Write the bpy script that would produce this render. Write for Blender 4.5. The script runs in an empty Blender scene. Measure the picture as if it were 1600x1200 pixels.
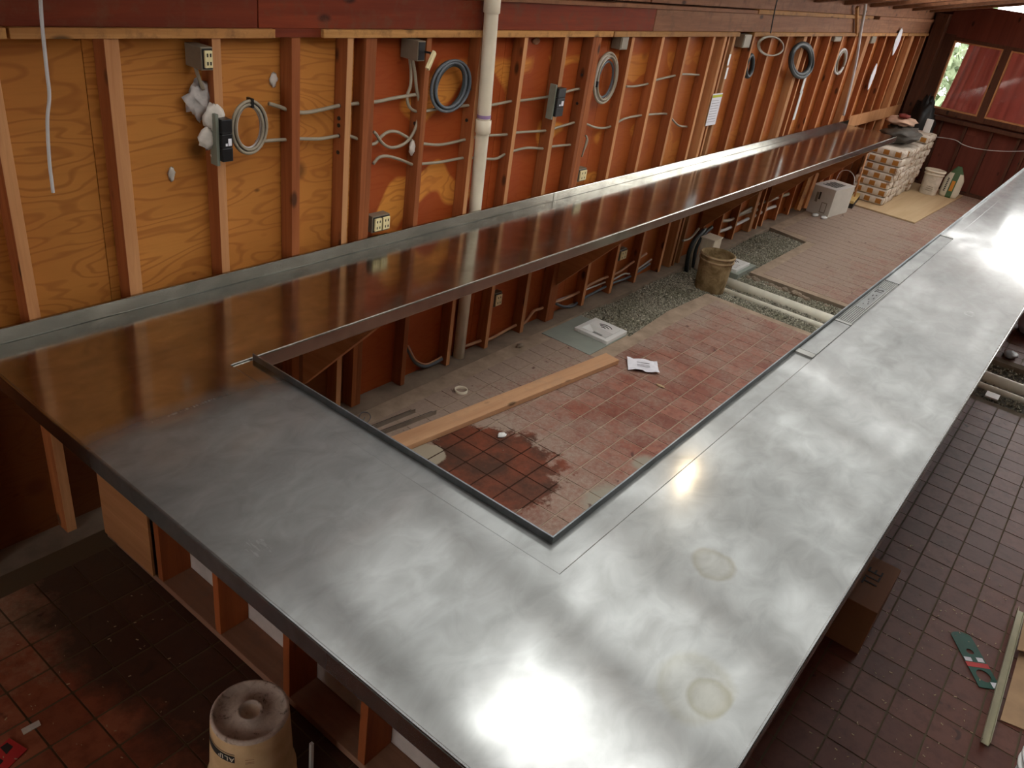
import bpy, bmesh, math, random
import numpy as np
from mathutils import Vector, Matrix
random.seed(7); rng = np.random.default_rng(7)
C = bpy.context.scene.collection
SC = bpy.context.scene

# ------------------------------------------------------------------ camera, world, lights, exposure
F_PX = 1253.78
CAM = np.array([-3.9836, -3.2370, 2.7753])
R = np.array([[0.61438804, -0.77752666, 0.13408813],
              [-0.31465179, -0.39729873, -0.86206031],
              [0.72354791, 0.48744847, -0.48874575]])      # rows: right, down, forward
cd = bpy.data.cameras.new('camera'); cam = bpy.data.objects.new('camera', cd); C.objects.link(cam)
cd.sensor_width = 36; cd.lens = F_PX / 1600 * 36; cd.clip_start = .05; cd.clip_end = 200
m = Matrix.Identity(4)
for i in range(3):
    m[i][0] = R[0][i]; m[i][1] = -R[1][i]; m[i][2] = -R[2][i]; m[i][3] = CAM[i]
cam.matrix_world = m
SC.camera = cam

wd = bpy.data.worlds.new('sky'); SC.world = wd; wd.use_nodes = True
bg = wd.node_tree.nodes['Background']
bg.inputs[0].default_value = (1.0, 0.99, 0.96, 1); bg.inputs[1].default_value = 8.2
SC.view_settings.view_transform = 'Standard'; SC.view_settings.look = 'None'
SC.view_settings.gamma = 1; SC.view_settings.use_curve_mapping = False
SC.view_settings.exposure = 0.0
PANE_T = 0.54                       # how much daylight the dusty skylight panes let through

# ------------------------------------------------------------------ pixel -> point on a real plane
def on(u, v, ax, val):
    d = R.T @ np.array([(u-800)/F_PX, (v-600)/F_PX, 1.0])
    t = (val - CAM[ax]) / d[ax]
    return CAM + t*d
def W(u, v, y=0.0): return on(u, v, 1, y)
def F(u, v, z=0.0): return on(u, v, 2, z)
def E(u, v, x=11.1): return on(u, v, 0, x)
def px(P):
    c = R @ (np.array(P, float) - CAM)
    return 800+F_PX*c[0]/c[2], 600+F_PX*c[1]/c[2], c[2]

# ------------------------------------------------------------------ mesh helpers
class MB:
    def __init__(s): s.v = []; s.f = []; s.m = []
    def quad(s, pts, mi=0):
        b = len(s.v); s.v += [tuple(map(float, p)) for p in pts]; s.f.append(tuple(range(b, b+len(pts)))); s.m.append(mi); return s
    def box(s, a, b, mi=0, M=None):
        x0, y0, z0 = a; x1, y1, z1 = b
        p = [(x0,y0,z0),(x1,y0,z0),(x1,y1,z0),(x0,y1,z0),(x0,y0,z1),(x1,y0,z1),(x1,y1,z1),(x0,y1,z1)]
        if M is not None: p = [tuple(M @ Vector(q)) for q in p]
        n = len(s.v); s.v += p
        for k, q in enumerate([(0,3,2,1),(4,5,6,7),(0,1,5,4),(1,2,6,5),(2,3,7,6),(3,0,4,7)]):
            s.f.append(tuple(n+i for i in q)); s.m.append(mi[k] if isinstance(mi, (list, tuple)) else mi)
        return s
    def prism(s, poly, z0, z1, mi=0, M=None):
        n = len(s.v); k = len(poly)
        p = [(x, y, z0) for x, y in poly] + [(x, y, z1) for x, y in poly]
        if M is not None: p = [tuple(M @ Vector(q)) for q in p]
        s.v += p
        s.f.append(tuple(n+i for i in reversed(range(k)))); s.m.append(mi)
        s.f.append(tuple(n+k+i for i in range(k))); s.m.append(mi)
        for i in range(k):
            j = (i+1) % k; s.f.append((n+i, n+j, n+k+j, n+k+i)); s.m.append(mi)
        return s
    def tube(s, pts, r, seg=8, mi=0, cap=True):
        pts = [Vector(p) for p in pts]; n = len(pts); base = len(s.v)
        up = Vector((0, 0, 1)); prev = None
        rr = r if hasattr(r, '__len__') else [r]*n
        for i, p in enumerate(pts):
            t = (pts[min(i+1, n-1)] - pts[max(i-1, 0)])
            t = t.normalized() if t.length > 1e-9 else Vector((1, 0, 0))
            if prev is None:
                a = t.cross(up); a = a.normalized() if a.length > 1e-3 else t.cross(Vector((1, 0, 0))).normalized()
            else:
                a = prev - t*prev.dot(t); a = a.normalized() if a.length > 1e-6 else t.orthogonal().normalized()
            prev = a; b = t.cross(a)
            for k in range(seg):
                w = 2*math.pi*k/seg
                s.v.append(tuple(p + a*(rr[i]*math.cos(w)) + b*(rr[i]*math.sin(w))))
        for i in range(n-1):
            for k in range(seg):
                k2 = (k+1) % seg
                s.f.append((base+i*seg+k, base+i*seg+k2, base+(i+1)*seg+k2, base+(i+1)*seg+k)); s.m.append(mi)
        if cap:
            s.f.append(tuple(base+k for k in reversed(range(seg)))); s.m.append(mi)
            s.f.append(tuple(base+(n-1)*seg+k for k in range(seg))); s.m.append(mi)
        return s
    def lathe(s, prof, c=(0, 0, 0), seg=32, mi=0, M=None):
        n = len(s.v); k = len(prof)
        for r, z in prof:
            for i in range(seg):
                w = 2*math.pi*i/seg; p = Vector((r*math.cos(w), r*math.sin(w), z))
                if M is not None: p = M @ p
                s.v.append((p.x+c[0], p.y+c[1], p.z+c[2]))
        for j in range(k-1):
            for i in range(seg):
                i2 = (i+1) % seg; s.f.append((n+j*seg+i, n+j*seg+i2, n+(j+1)*seg+i2, n+(j+1)*seg+i)); s.m.append(mi)
        return s
    def build(s, name, mats, parent=None, smooth=False, bevel=0, loc=None):
        me = bpy.data.meshes.new(name); me.from_pydata(s.v, [], s.f)
        mats = mats if isinstance(mats, (list, tuple)) else [mats]
        for q in mats: me.materials.append(q)
        if len(mats) > 1: me.polygons.foreach_set('material_index', s.m)
        if smooth: me.shade_smooth()
        me.update()
        return link(name, me, parent, bevel, loc)
def link(name, me, parent=None, bevel=0, loc=None):
    o = bpy.data.objects.new(name, me); C.objects.link(o)
    if parent is not None: o.parent = parent
    if loc is not None: o.location = loc
    if bevel:
        b = o.modifiers.new('bevel', 'BEVEL'); b.width = bevel; b.segments = 2; b.limit_method = 'ANGLE'; b.angle_limit = .6
    return o
def tag(o, label, cat, group=None, kind=None):
    o['label'] = label; o['category'] = cat
    if group: o['group'] = group
    if kind: o['kind'] = kind
    return o
def thing(name, label, cat, loc=(0, 0, 0), group=None):
    o = bpy.data.objects.new(name, None); C.objects.link(o); o.location = loc; o.empty_display_size = .1
    return tag(o, label, cat, group)
def struct(o): o['kind'] = 'structure'; return o
def copy_tree(o, parent=None, loc=None):
    c = o.copy(); C.objects.link(c)
    if parent is not None: c.parent = parent
    if loc is not None: c.location = loc
    for ch in list(o.children): copy_tree(ch, c)
    return c
def smoothline(pts, n=6):
    P = [np.array(p, float) for p in pts]
    if len(P) < 3: return P
    out = []
    for i in range(len(P)-1):
        p0 = P[max(i-1, 0)]; p1 = P[i]; p2 = P[i+1]; p3 = P[min(i+2, len(P)-1)]
        for k in range(n):
            t = k/n
            out.append(.5*((2*p1)+(-p0+p2)*t+(2*p0-5*p1+4*p2-p3)*t*t+(-p0+3*p1-3*p2+p3)*t**3))
    out.append(P[-1]); return out
def rotz(a, loc=(0, 0, 0)): return Matrix.Translation(loc) @ Matrix.Rotation(a, 4, 'Z')

# ------------------------------------------------------------------ material helpers
def srgb(r, g, b):
    f = lambda c: (c/255/12.92) if c/255 <= .04045 else ((c/255+.055)/1.055)**2.4
    return (f(r), f(g), f(b), 1)
class NT:
    def __init__(s, name):
        s.mat = bpy.data.materials.new(name); s.mat.use_nodes = True; s.t = s.mat.node_tree
        s.p = s.t.nodes['Principled BSDF']; s.out = s.t.nodes['Material Output']
    def n(s, typ, **kw):
        q = s.t.nodes.new(typ)
        for k, v in kw.items():
            if k.startswith('i_'):
                key = k[2:]; q.inputs[int(key) if key.isdigit() else key].default_value = v
            else: setattr(q, k, v)
        return q
    def l(s, a, b): s.t.links.new(a, b)
    def coord(s, kind='Object', scale=(1, 1, 1), rand=0):
        tc = s.n('ShaderNodeTexCoord'); mp = s.n('ShaderNodeMapping'); mp.inputs['Scale'].default_value = scale
        if kind == 'World':
            g = s.n('ShaderNodeNewGeometry'); s.l(g.outputs['Position'], mp.inputs[0])
        else: s.l(tc.outputs[kind], mp.inputs[0])
        if rand:
            oi = s.n('ShaderNodeObjectInfo'); mm = s.n('ShaderNodeMath', operation='MULTIPLY'); mm.inputs[1].default_value = rand
            s.l(oi.outputs['Random'], mm.inputs[0]); s.l(mm.outputs[0], mp.inputs['Location'])
        return mp.outputs[0]
    def noise(s, vec, scale, detail=4, rough=.55, dist=0):
        q = s.n('ShaderNodeTexNoise'); q.inputs['Scale'].default_value = scale; q.inputs['Detail'].default_value = detail
        q.inputs['Roughness'].default_value = rough; q.inputs['Distortion'].default_value = dist
        s.l(vec, q.inputs['Vector']); return q.outputs['Fac']
    def ramp(s, fac, stops):
        q = s.n('ShaderNodeValToRGB'); e = q.color_ramp.elements
        while len(e) < len(stops): e.new(.5)
        for k, (p, c) in enumerate(stops):
            e[k].position = p; e[k].color = c if len(c) == 4 else (*c, 1)
        s.l(fac, q.inputs[0]); return q.outputs[0]
    def step(s, fac, a, b):
        q = s.n('ShaderNodeMapRange'); q.inputs[1].default_value = a; q.inputs[2].default_value = b; q.clamp = True
        s.l(fac, q.inputs[0]); return q.outputs[0]
    def mix(s, fac, a, b, mode='MIX'):
        q = s.n('ShaderNodeMix', data_type='RGBA', blend_type=mode)
        for sock, val in ((q.inputs[0], fac), (q.inputs[6], a), (q.inputs[7], b)):
            if hasattr(val, 'is_output'): s.l(val, sock)
            else: sock.default_value = val
        return q.outputs[2]
    def math(s, op, a, b=None, c=None):
        q = s.n('ShaderNodeMath', operation=op)
        for i, val in enumerate((a, b, c)):
            if val is None: continue
            if hasattr(val, 'is_output'): s.l(val, q.inputs[i])
            else: q.inputs[i].default_value = val
        return q.outputs[0]
    def bump(s, h, strength=.3, dist=.01):
        q = s.n('ShaderNodeBump'); q.inputs['Strength'].default_value = strength; q.inputs['Distance'].default_value = dist
        s.l(h, q.inputs['Height']); s.l(q.outputs[0], s.p.inputs['Normal'])
    def set(s, col=None, rough=None, metal=None, spec=None):
        for nm, val in (('Base Color', col), ('Roughness', rough), ('Metallic', metal), ('Specular IOR Level', spec)):
            if val is None: continue
            if hasattr(val, 'is_output'): s.l(val, s.p.inputs[nm])
            else: s.p.inputs[nm].default_value = val
        return s.mat
def plain(name, col, rough=.6, metal=0, var=.15, scale=8, spec=.5):
    t = NT(name); f = t.noise(t.coord('Object', rand=20), scale, 4)
    lo = tuple(c*(1-var) for c in col[:3]); hi = tuple(min(1, c*(1+var)) for c in col[:3])
    return t.set(t.ramp(f, [(.3, lo), (.7, hi)]), rough, metal, spec)
def wood(name, c1, c2, axis=2, fine=1.0, knots=True, dirt=None, rough=.75):
    t = NT(name); sc = [28*fine]*3; sc[axis] = 1.6*fine
    v = t.coord('Object', sc, 60); g = t.noise(v, 1, 6, .65, .6)
    sc2 = [5*fine]*3; sc2[axis] = .7*fine
    v2 = t.coord('Object', sc2, 37); g2 = t.noise(v2, 1, 3)
    col = t.ramp(g, [(.3, c1), (.7, c2)])
    oi = t.n('ShaderNodeObjectInfo')
    col = t.mix(t.step(g2, .35, .75), col, t.mix(1, col, (.72, .62, .58, 1), 'MULTIPLY'))
    col = t.mix(1, col, t.ramp(oi.outputs['Random'], [(0, (.78, .76, .74)), (1, (1.15, 1.12, 1.1))]), 'MULTIPLY')
    if knots:
        vo = t.n('ShaderNodeTexVoronoi'); vo.inputs['Scale'].default_value = 1.0
        sk = [7]*3; sk[axis] = 3.2
        t.l(t.coord('Object', sk, 50), vo.inputs['Vector'])
        k = t.step(vo.outputs['Distance'], .17, .09)
        col = t.mix(k, col, tuple(c*.28 for c in c1[:3])+(1,))
    if dirt:
        d = t.step(t.noise(t.coord('World', (1, 1, 1)), 9, 6, .7), .5, .72)
        col = t.mix(d, col, dirt)
    t.bump(g, .15, .003)
    return t.set(col, rough, 0, .3)

M = {}
M['stud_red'] = wood('redwood stud', srgb(142, 78, 38), srgb(172, 102, 56), 2)
M['stud_pale'] = wood('pale stud edge', srgb(190, 135, 88), srgb(214, 160, 110), 2, knots=False)
M['plate_pale'] = wood('pale plate', srgb(170, 120, 66), srgb(200, 150, 90), 0, dirt=srgb(120, 82, 52))
M['header_red'] = wood('header red', srgb(114, 42, 14), srgb(136, 55, 21), 0, dirt=srgb(108, 60, 34))
M['header_dusty'] = wood('header dusty', srgb(142, 96, 66), srgb(172, 122, 88), 0, dirt=srgb(116, 80, 56))
M['dark_wood'] = wood('dark brown wood', srgb(86, 54, 38), srgb(108, 68, 48), 2)
M['roof_wood'] = wood('roof boards', srgb(120, 80, 54), srgb(150, 104, 74), 0, .6)
M['lumber'] = wood('new lumber', srgb(214, 166, 124), srgb(232, 188, 146), 0, .7, dirt=srgb(190, 150, 116))
M['gusset'] = wood('bracket plywood', srgb(172, 114, 70), srgb(198, 138, 90), 1, .6, knots=False)
M['knee_red'] = wood('knee wall stud', srgb(150, 78, 38), srgb(178, 96, 48), 2)
M['knee_pink'] = wood('knee wall plate', srgb(146, 106, 84), srgb(168, 124, 100), 1, .6, dirt=srgb(124, 92, 76))

def plywood(name, c_lo, c_hi, stain=None, low=None):
    t = NT(name)
    v = t.coord('Object', (.26, 1, 1.15), 9)
    n0 = t.noise(v, 2.3, 3.0, .5, .5)
    rings = t.math('SINE', t.math('MULTIPLY', n0, 150.0))
    v2 = t.coord('Object', (3, 3, 60), 9); fine = t.noise(v2, 1, 4, .6)
    base = t.ramp(t.noise(t.coord('Object', (.6, 1, 1.6), 5), 1.6, 3), [(.3, c_lo), (.7, c_hi)])
    col = t.mix(t.math('MULTIPLY', t.step(rings, .3, 1.0), .5), base, tuple(c*k for c, k in zip(c_lo[:3], (.62, .48, .4)))+(1,))
    col = t.mix(t.math('MULTIPLY', t.step(fine, .5, .8), .22), col, tuple(c*.6 for c in c_lo[:3])+(1,))
    vo = t.n('ShaderNodeTexVoronoi'); vo.inputs['Scale'].default_value = 2.6
    t.l(t.coord('Object', (1, 1, 1), 9), vo.inputs['Vector'])
    kn = t.step(vo.outputs['Distance'], .16, .07)
    col = t.mix(t.math('MULTIPLY', kn, .85), col, tuple(c*.32 for c in c_lo[:3])+(1,))
    vs = t.n('ShaderNodeTexVoronoi'); vs.inputs['Scale'].default_value = 7.0
    t.l(t.coord('Object', (.55, 1, 1), 4), vs.inputs['Vector'])
    col = t.mix(t.step(vs.outputs['Distance'], .1, .05), col, tuple(c*.25 for c in c_lo[:3])+(1,))
    if stain:
        g = t.n('ShaderNodeNewGeometry'); sx = t.n('ShaderNodeSeparateXYZ'); t.l(g.outputs['Position'], sx.inputs[0])
        big = t.noise(t.coord('World', (.9, 0, 1.0)), 2.1, 1.5, .4, .3)
        # the old red stain is heaviest above and in a broad belt; pale patches stay between
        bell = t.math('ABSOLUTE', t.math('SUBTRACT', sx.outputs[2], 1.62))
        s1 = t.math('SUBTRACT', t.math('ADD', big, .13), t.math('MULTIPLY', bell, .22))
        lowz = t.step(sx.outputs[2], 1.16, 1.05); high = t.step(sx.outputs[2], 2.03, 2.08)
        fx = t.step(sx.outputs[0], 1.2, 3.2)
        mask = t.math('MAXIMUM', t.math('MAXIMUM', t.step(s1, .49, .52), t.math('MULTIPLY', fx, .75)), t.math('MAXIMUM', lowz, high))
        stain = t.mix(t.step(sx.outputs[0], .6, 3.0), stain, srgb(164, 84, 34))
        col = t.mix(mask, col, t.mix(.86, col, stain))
    if low:      # the boards under counter height are mixed towards a darker red
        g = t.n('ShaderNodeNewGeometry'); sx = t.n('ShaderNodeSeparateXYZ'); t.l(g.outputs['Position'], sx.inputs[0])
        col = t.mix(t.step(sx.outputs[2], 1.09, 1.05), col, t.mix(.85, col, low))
    t.bump(fine, .1, .002)
    return t.set(col, .7, 0, .3)
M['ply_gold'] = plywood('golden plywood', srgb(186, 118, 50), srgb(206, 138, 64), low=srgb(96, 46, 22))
M['ply_red'] = plywood('stained plywood', srgb(198, 122, 48), srgb(216, 144, 62), srgb(150, 54, 14))
M['ply_new'] = wood('new plywood sheet', srgb(196, 174, 136), srgb(214, 194, 156), 0, .25, knots=False)
M['ply_dark'] = wood('dark end wall board', srgb(112, 56, 42), srgb(132, 68, 52), 2, .5)

def steel(name, base=.31, r0=.10, r1=.20, tint=(.97, 1, .985), haze=.30):
    t = NT(name)
    v = t.coord('World', (1, 1, 1))
    a = t.noise(v, 2.0, 4, .5, .5); b = t.noise(t.coord('World', (2.2, 6, 1)), 1.3, 4, .5, .4)
    k = t.math('ADD', t.math('MULTIPLY', a, .6), t.math('MULTIPLY', b, .4))
    sm = t.noise(t.coord('World', (1, 1.6, 1)), 7.0, 6, .6, .7)
    rough = t.n('ShaderNodeMapRange'); t.l(k, rough.inputs[0])
    rough.inputs[1].default_value = .28; rough.inputs[2].default_value = .74; rough.inputs[3].default_value = r0; rough.inputs[4].default_value = r1
    lo = tuple(base*.66*c for c in tint); hi = tuple(base*1.22*c for c in tint)
    col = t.ramp(k, [(.28, hi), (.74, lo)])
    col = t.mix(1, col, t.ramp(sm, [(.3, (.84, .83, .82)), (.72, (1.14, 1.14, 1.14))]), 'MULTIPLY')
    t.set(col, rough.outputs[0], 1)
    gp = t.n('ShaderNodeNewGeometry'); xy = t.n('ShaderNodeSeparateXYZ'); t.l(gp.outputs['Position'], xy.inputs[0])
    def spot(P, rx, ry):
        ax = t.math('DIVIDE', t.math('SUBTRACT', xy.outputs[0], float(P[0])), rx); ay = t.math('DIVIDE', t.math('SUBTRACT', xy.outputs[1], float(P[1])), ry)
        return t.math('ADD', t.math('SQRT', t.math('ADD', t.math('MULTIPLY', ax, ax), t.math('MULTIPLY', ay, ay))), t.math('MULTIPLY', t.math('SUBTRACT', b, .5), .9))
    for u_, v_, rx, ry, cc in ((1115, 882, .075, .075, (.80, .74, .62, 1)), (1108, 1090, .07, .06, (.74, .70, .58, 1)), (1085, 1075, .13, .10, (.92, .89, .80, 1))):
        d_ = spot(F(u_, v_, 1.07), rx, ry); col = t.mix(t.math('MULTIPLY', t.math('SUBTRACT', t.step(d_, 1.1, .9), t.math('MULTIPLY', t.step(d_, .9, .6), .5)), .7), col, t.mix(1, col, cc, 'MULTIPLY'))
    sc_ = t.math('MAXIMUM', t.step(spot(F(405, 858, 1.07), .05, .07), 1.0, .6), t.step(spot(F(1514, 490, 1.07), .07, .04), 1.0, .6))
    sc_ = t.math('MAXIMUM', sc_, t.step(spot(F(290, 640, 1.07), .30, .012), 1.0, .2))
    # brushed haze: a second, rougher lobe over the polished one
    p2 = t.n('ShaderNodeBsdfPrincipled'); p2.inputs['Metallic'].default_value = 1; p2.inputs['Roughness'].default_value = .58
    t.l(col, p2.inputs['Base Color']); mx = t.n('ShaderNodeMixShader')
    g = t.n('ShaderNodeNewGeometry'); sx = t.n('ShaderNodeSeparateXYZ'); t.l(g.outputs['Position'], sx.inputs[0])
    # the sheet along the stud wall (y > -0.86, up to its welded seam) is still clean and polished
    col0 = col
    scuff = t.step(t.math('ADD', sx.outputs[1], t.math('MULTIPLY', t.math('SUBTRACT', a, .5), .25)), -.80, -.98)
    mm = t.math('ADD', t.math('ADD', t.math('MULTIPLY', t.step(k, .3, .7), .30), haze), t.math('MULTIPLY', t.math('MULTIPLY', t.step(sx.outputs[0], -1.6, -2.5), t.step(sx.outputs[1], -2.4, -1.6)), .36))
    t.l(t.math('MAXIMUM', t.math('ADD', t.math('MULTIPLY', mm, scuff), .03), t.math('MULTIPLY', t.math('MULTIPLY', sc_, t.step(t.noise(t.coord('World', (30, 6, 1)), 4, 2), .35, .6)), .9)), mx.inputs[0])
    clean = t.mix(1, col0, (1.5, 1.42, 1.3, 1), 'MULTIPLY')
    t.l(t.mix(scuff, clean, col0), t.p.inputs['Base Color'])
    t.l(t.p.outputs[0], mx.inputs[1]); t.l(p2.outputs[0], mx.inputs[2]); t.l(mx.outputs[0], t.out.inputs[0])
    return t.mat
M['steel'] = steel('brushed steel')
M['steel_dark'] = steel('steel lip', .26, .25, .4, (.92, 1, 1.04))
M['steel_edge'] = steel('steel edge', .32, .2, .26, haze=.4)
M['steel_rim'] = steel('steel rim', .24, .12, .2, haze=0)
M['steel_grate'] = steel('steel grate', .22, .3, .42)
M['steel_plate'] = steel('steel plate', .31, .28, .42)
M['galv'] = plain('galvanised metal', (.30, .30, .28, 1), .4, .8)
M['pvc'] = plain('white pvc', srgb(226, 214, 190), .35, 0, .06)
M['pvc_dirty'] = plain('dusty pvc', srgb(240, 236, 218), .5, 0, .1)
M['purple'] = plain('purple primer', srgb(150, 120, 160), .5)
M['white'] = plain('white plastic', srgb(232, 232, 228), .4, 0, .04)
M['paper'] = plain('paper', srgb(232, 230, 236), .8, 0, .04)
M['black'] = plain('black plastic', (.008, .008, .009, 1), .4)
M['black_bag'] = plain('black bag', (.006, .007, .007, 1), .45)
M['cable_gray'] = plain('gray cable', srgb(150, 138, 118), .5, 0, .08)
M['cable_blue'] = plain('blue gray cable', srgb(92, 98, 104), .5, 0, .1)
M['cable_white'] = plain('white cable', srgb(206, 200, 196), .5, 0, .08)
M['cable_black'] = plain('dark cable', srgb(42, 48, 50), .5)
M['cable_tan'] = plain('tan cable', srgb(190, 138, 100), .5)
M['box_metal'] = plain('gray box metal', srgb(128, 116, 98), .5, .3)
M['cream'] = plain('cream plastic', srgb(226, 210, 160), .4, 0, .05)
M['mortar'] = plain('white plaster', srgb(206, 196, 184), .9, 0, .12, 30)
M['concrete'] = plain('concrete', srgb(138, 122, 104), .9, 0, .25, 6)
M['cement_pad'] = plain('cement pad', srgb(142, 148, 138), .85, 0, .1, 5)
M['gravel'] = plain('gravel', srgb(120, 116, 102), .95, 0, .5, 60)
M['earth'] = plain('earth bed', srgb(84, 80, 70), .95, 0, .3, 30)
M['brass'] = plain('brush wood', srgb(206, 176, 110), .6)
M['bristle'] = plain('bristles', srgb(48, 40, 32), .9)
M['red'] = plain('red print', srgb(190, 44, 44), .6)
M['green'] = plain('green card', srgb(6, 74, 60), .6)
M['carton'] = wood('brown carton', srgb(132, 88, 56), srgb(144, 98, 64), 0, .2, knots=False)
M['drywall'] = plain('painted wall', srgb(206, 196, 180), .9, 0, .08, 2)
M['tan_wall'] = plain('tan wall', srgb(128, 112, 92), .9, 0, .08, 2)
M['carton_tape'] = plain('carton tape', srgb(150, 108, 74), .5)
M['channel'] = plain('worn zinc', srgb(176, 170, 142), .45, .4)
M['ink'] = plain('ink', srgb(40, 34, 30), .8)
M['tan_card'] = plain('tan card', srgb(186, 152, 116), .8)

def dusty_tile():
    t = NT('quarry tile')
    oi = t.n('ShaderNodeObjectInfo'); g = t.n('ShaderNodeNewGeometry')
    sx = t.n('ShaderNodeSeparateXYZ'); t.l(g.outputs['Position'], sx.inputs[0])
    X, Y = sx.outputs[0], sx.outputs[1]
    pos = t.coord('World')
    cell = t.n('ShaderNodeTexWhiteNoise', noise_dimensions='2D')
    fl = t.n('ShaderNodeVectorMath', operation='FLOOR'); dv = t.n('ShaderNodeVectorMath', operation='DIVIDE')
    sb = t.n('ShaderNodeVectorMath', operation='SUBTRACT'); sb.inputs[1].default_value = (-.013, -.876, 0)
    dv.inputs[1].default_value = (.1655, .1665, 1)
    t.l(g.outputs['Position'], sb.inputs[0]); t.l(sb.outputs[0], dv.inputs[0]); t.l(dv.outputs[0], fl.inputs[0]); t.l(fl.outputs[0], cell.inputs[0])
    base = t.ramp(cell.outputs[0], [(0, srgb(126, 74, 58)), (.5, srgb(140, 84, 66)), (1, srgb(152, 98, 80))])
    mott = t.noise(pos, 14, 6, .65)
    base = t.mix(t.step(mott, .45, .8), base, srgb(104, 50, 38))
    # dust: patchy everywhere, thick towards the stud wall and around the damp spot
    n1 = t.noise(pos, 3.2, 8, .68); n2 = t.noise(pos, 34, 4, .7)
    nn = t.math('ADD', t.math('MULTIPLY', n1, .62), t.math('MULTIPLY', n2, .38))
    wall = t.step(Y, -.95, -.18)
    d0 = t.math('ADD', nn, t.math('MULTIPLY', wall, .30))
    def spot(cx, cy, rx, ry):
        ax = t.math('DIVIDE', t.math('SUBTRACT', X, cx), rx); ay = t.math('DIVIDE', t.math('SUBTRACT', Y, cy), ry)
        return t.math('SQRT', t.math('ADD', t.math('MULTIPLY', ax, ax), t.math('MULTIPLY', ay, ay)))
    r = t.math('ADD', spot(-.80, -1.0, .50, .46), t.math('MULTIPLY', t.math('SUBTRACT', t.noise(pos, 6, 8, .7), .5), 1.3))
    halo = t.math('MULTIPLY', t.step(r, 2.0, 1.05), .14)
    smear = t.step(t.math('ADD', t.math('MINIMUM', spot(-.50, -1.66, .24, .15), spot(0.0, -1.62, .12, .08)), t.math('MULTIPLY', t.math('SUBTRACT', n1, .5), 1.4)), .95, .55)
    far = t.math('MULTIPLY', t.step(X, 1.2, 5.0), t.math('ADD', .10, t.math('MULTIPLY', t.step(Y, -1.7, -.7), .2)))
    d1 = t.math('ADD', t.math('ADD', d0, halo), far)
    out = t.math('MULTIPLY', t.math('MAXIMUM', t.step(Y, -2.5, -2.7), t.step(X, -2.5, -2.6)), .12)
    d1 = t.math('SUBTRACT', d1, out)
    dust = t.math('MULTIPLY', t.step(d1, .45, .70), .92)
    wet = t.step(r, 1.0, .9)
    col = t.mix(dust, base, t.mix(n2, srgb(136, 118, 104), srgb(176, 156, 140)))
    col = t.mix(t.math('MULTIPLY', smear, .8), col, srgb(150, 148, 132))
    wetc = t.mix(t.step(n1, .4, .6), srgb(118, 58, 34), srgb(74, 44, 28))
    col = t.mix(wet, col, wetc)
    pale = t.math('MULTIPLY', t.step(t.math('ADD', spot(-.98, -.68, .16, .12), t.math('MULTIPLY', t.math('SUBTRACT', n1, .5), 1.2)), 1.0, .9), 1.0)
    col = t.mix(pale, col, srgb(160, 148, 128))
    # dark oily spots
    ds = t.step(t.noise(pos, 9, 2, .5, .5), .70, .75)
    col = t.mix(t.math('MULTIPLY', ds, t.math('SUBTRACT', .8, t.math('MULTIPLY', wet, .8))), col, srgb(76, 38, 30))
    # tiles outside the bar: darker at right, warmer at left; soil along the knee wall
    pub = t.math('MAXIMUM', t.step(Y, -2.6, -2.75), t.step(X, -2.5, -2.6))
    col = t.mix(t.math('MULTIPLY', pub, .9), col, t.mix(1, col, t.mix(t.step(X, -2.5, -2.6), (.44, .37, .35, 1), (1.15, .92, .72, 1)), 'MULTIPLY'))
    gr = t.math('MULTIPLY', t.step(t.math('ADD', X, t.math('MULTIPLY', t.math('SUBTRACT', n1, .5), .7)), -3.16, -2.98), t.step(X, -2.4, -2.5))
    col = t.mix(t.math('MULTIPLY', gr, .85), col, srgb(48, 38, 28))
    rough = t.math('SUBTRACT', t.math('ADD', .52, t.math('MULTIPLY', dust, .4)), t.math('MULTIPLY', wet, .18))
    t.bump(n2, .15, .002)
    return t.set(col, rough, 0, .4)
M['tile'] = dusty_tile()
def grout_mat():
    t = NT('grout'); pos = t.coord('World'); f = t.noise(pos, 6, 6, .65)
    g = t.n('ShaderNodeNewGeometry'); sx = t.n('ShaderNodeSeparateXYZ'); t.l(g.outputs['Position'], sx.inputs[0])
    col = t.ramp(f, [(.3, srgb(142, 124, 106)), (.7, srgb(182, 160, 138))])
    X, Y = sx.outputs[0], sx.outputs[1]
    ax = t.math('DIVIDE', t.math('SUBTRACT', X, -.80), .5); ay = t.math('DIVIDE', t.math('SUBTRACT', Y, -1.0), .46)
    r = t.math('ADD', t.math('SQRT', t.math('ADD', t.math('MULTIPLY', ax, ax), t.math('MULTIPLY', ay, ay))), t.math('MULTIPLY', t.math('SUBTRACT', t.noise(pos, 7, 5, .6), .5), .9))
    col = t.mix(t.step(r, 1.0, .9), col, srgb(58, 36, 24))
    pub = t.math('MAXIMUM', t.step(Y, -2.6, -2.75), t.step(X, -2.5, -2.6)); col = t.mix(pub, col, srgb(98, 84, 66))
    return t.set(col, .9, 0, .2)
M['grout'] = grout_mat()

H = 1.07
XN, X0, T, YB, YS, YO, XE = -2.9766, -2.1675, .107, -.693, -2.2631, -3.085, 7.9987
BAR_END = 8.6
XW = 11.1
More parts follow.
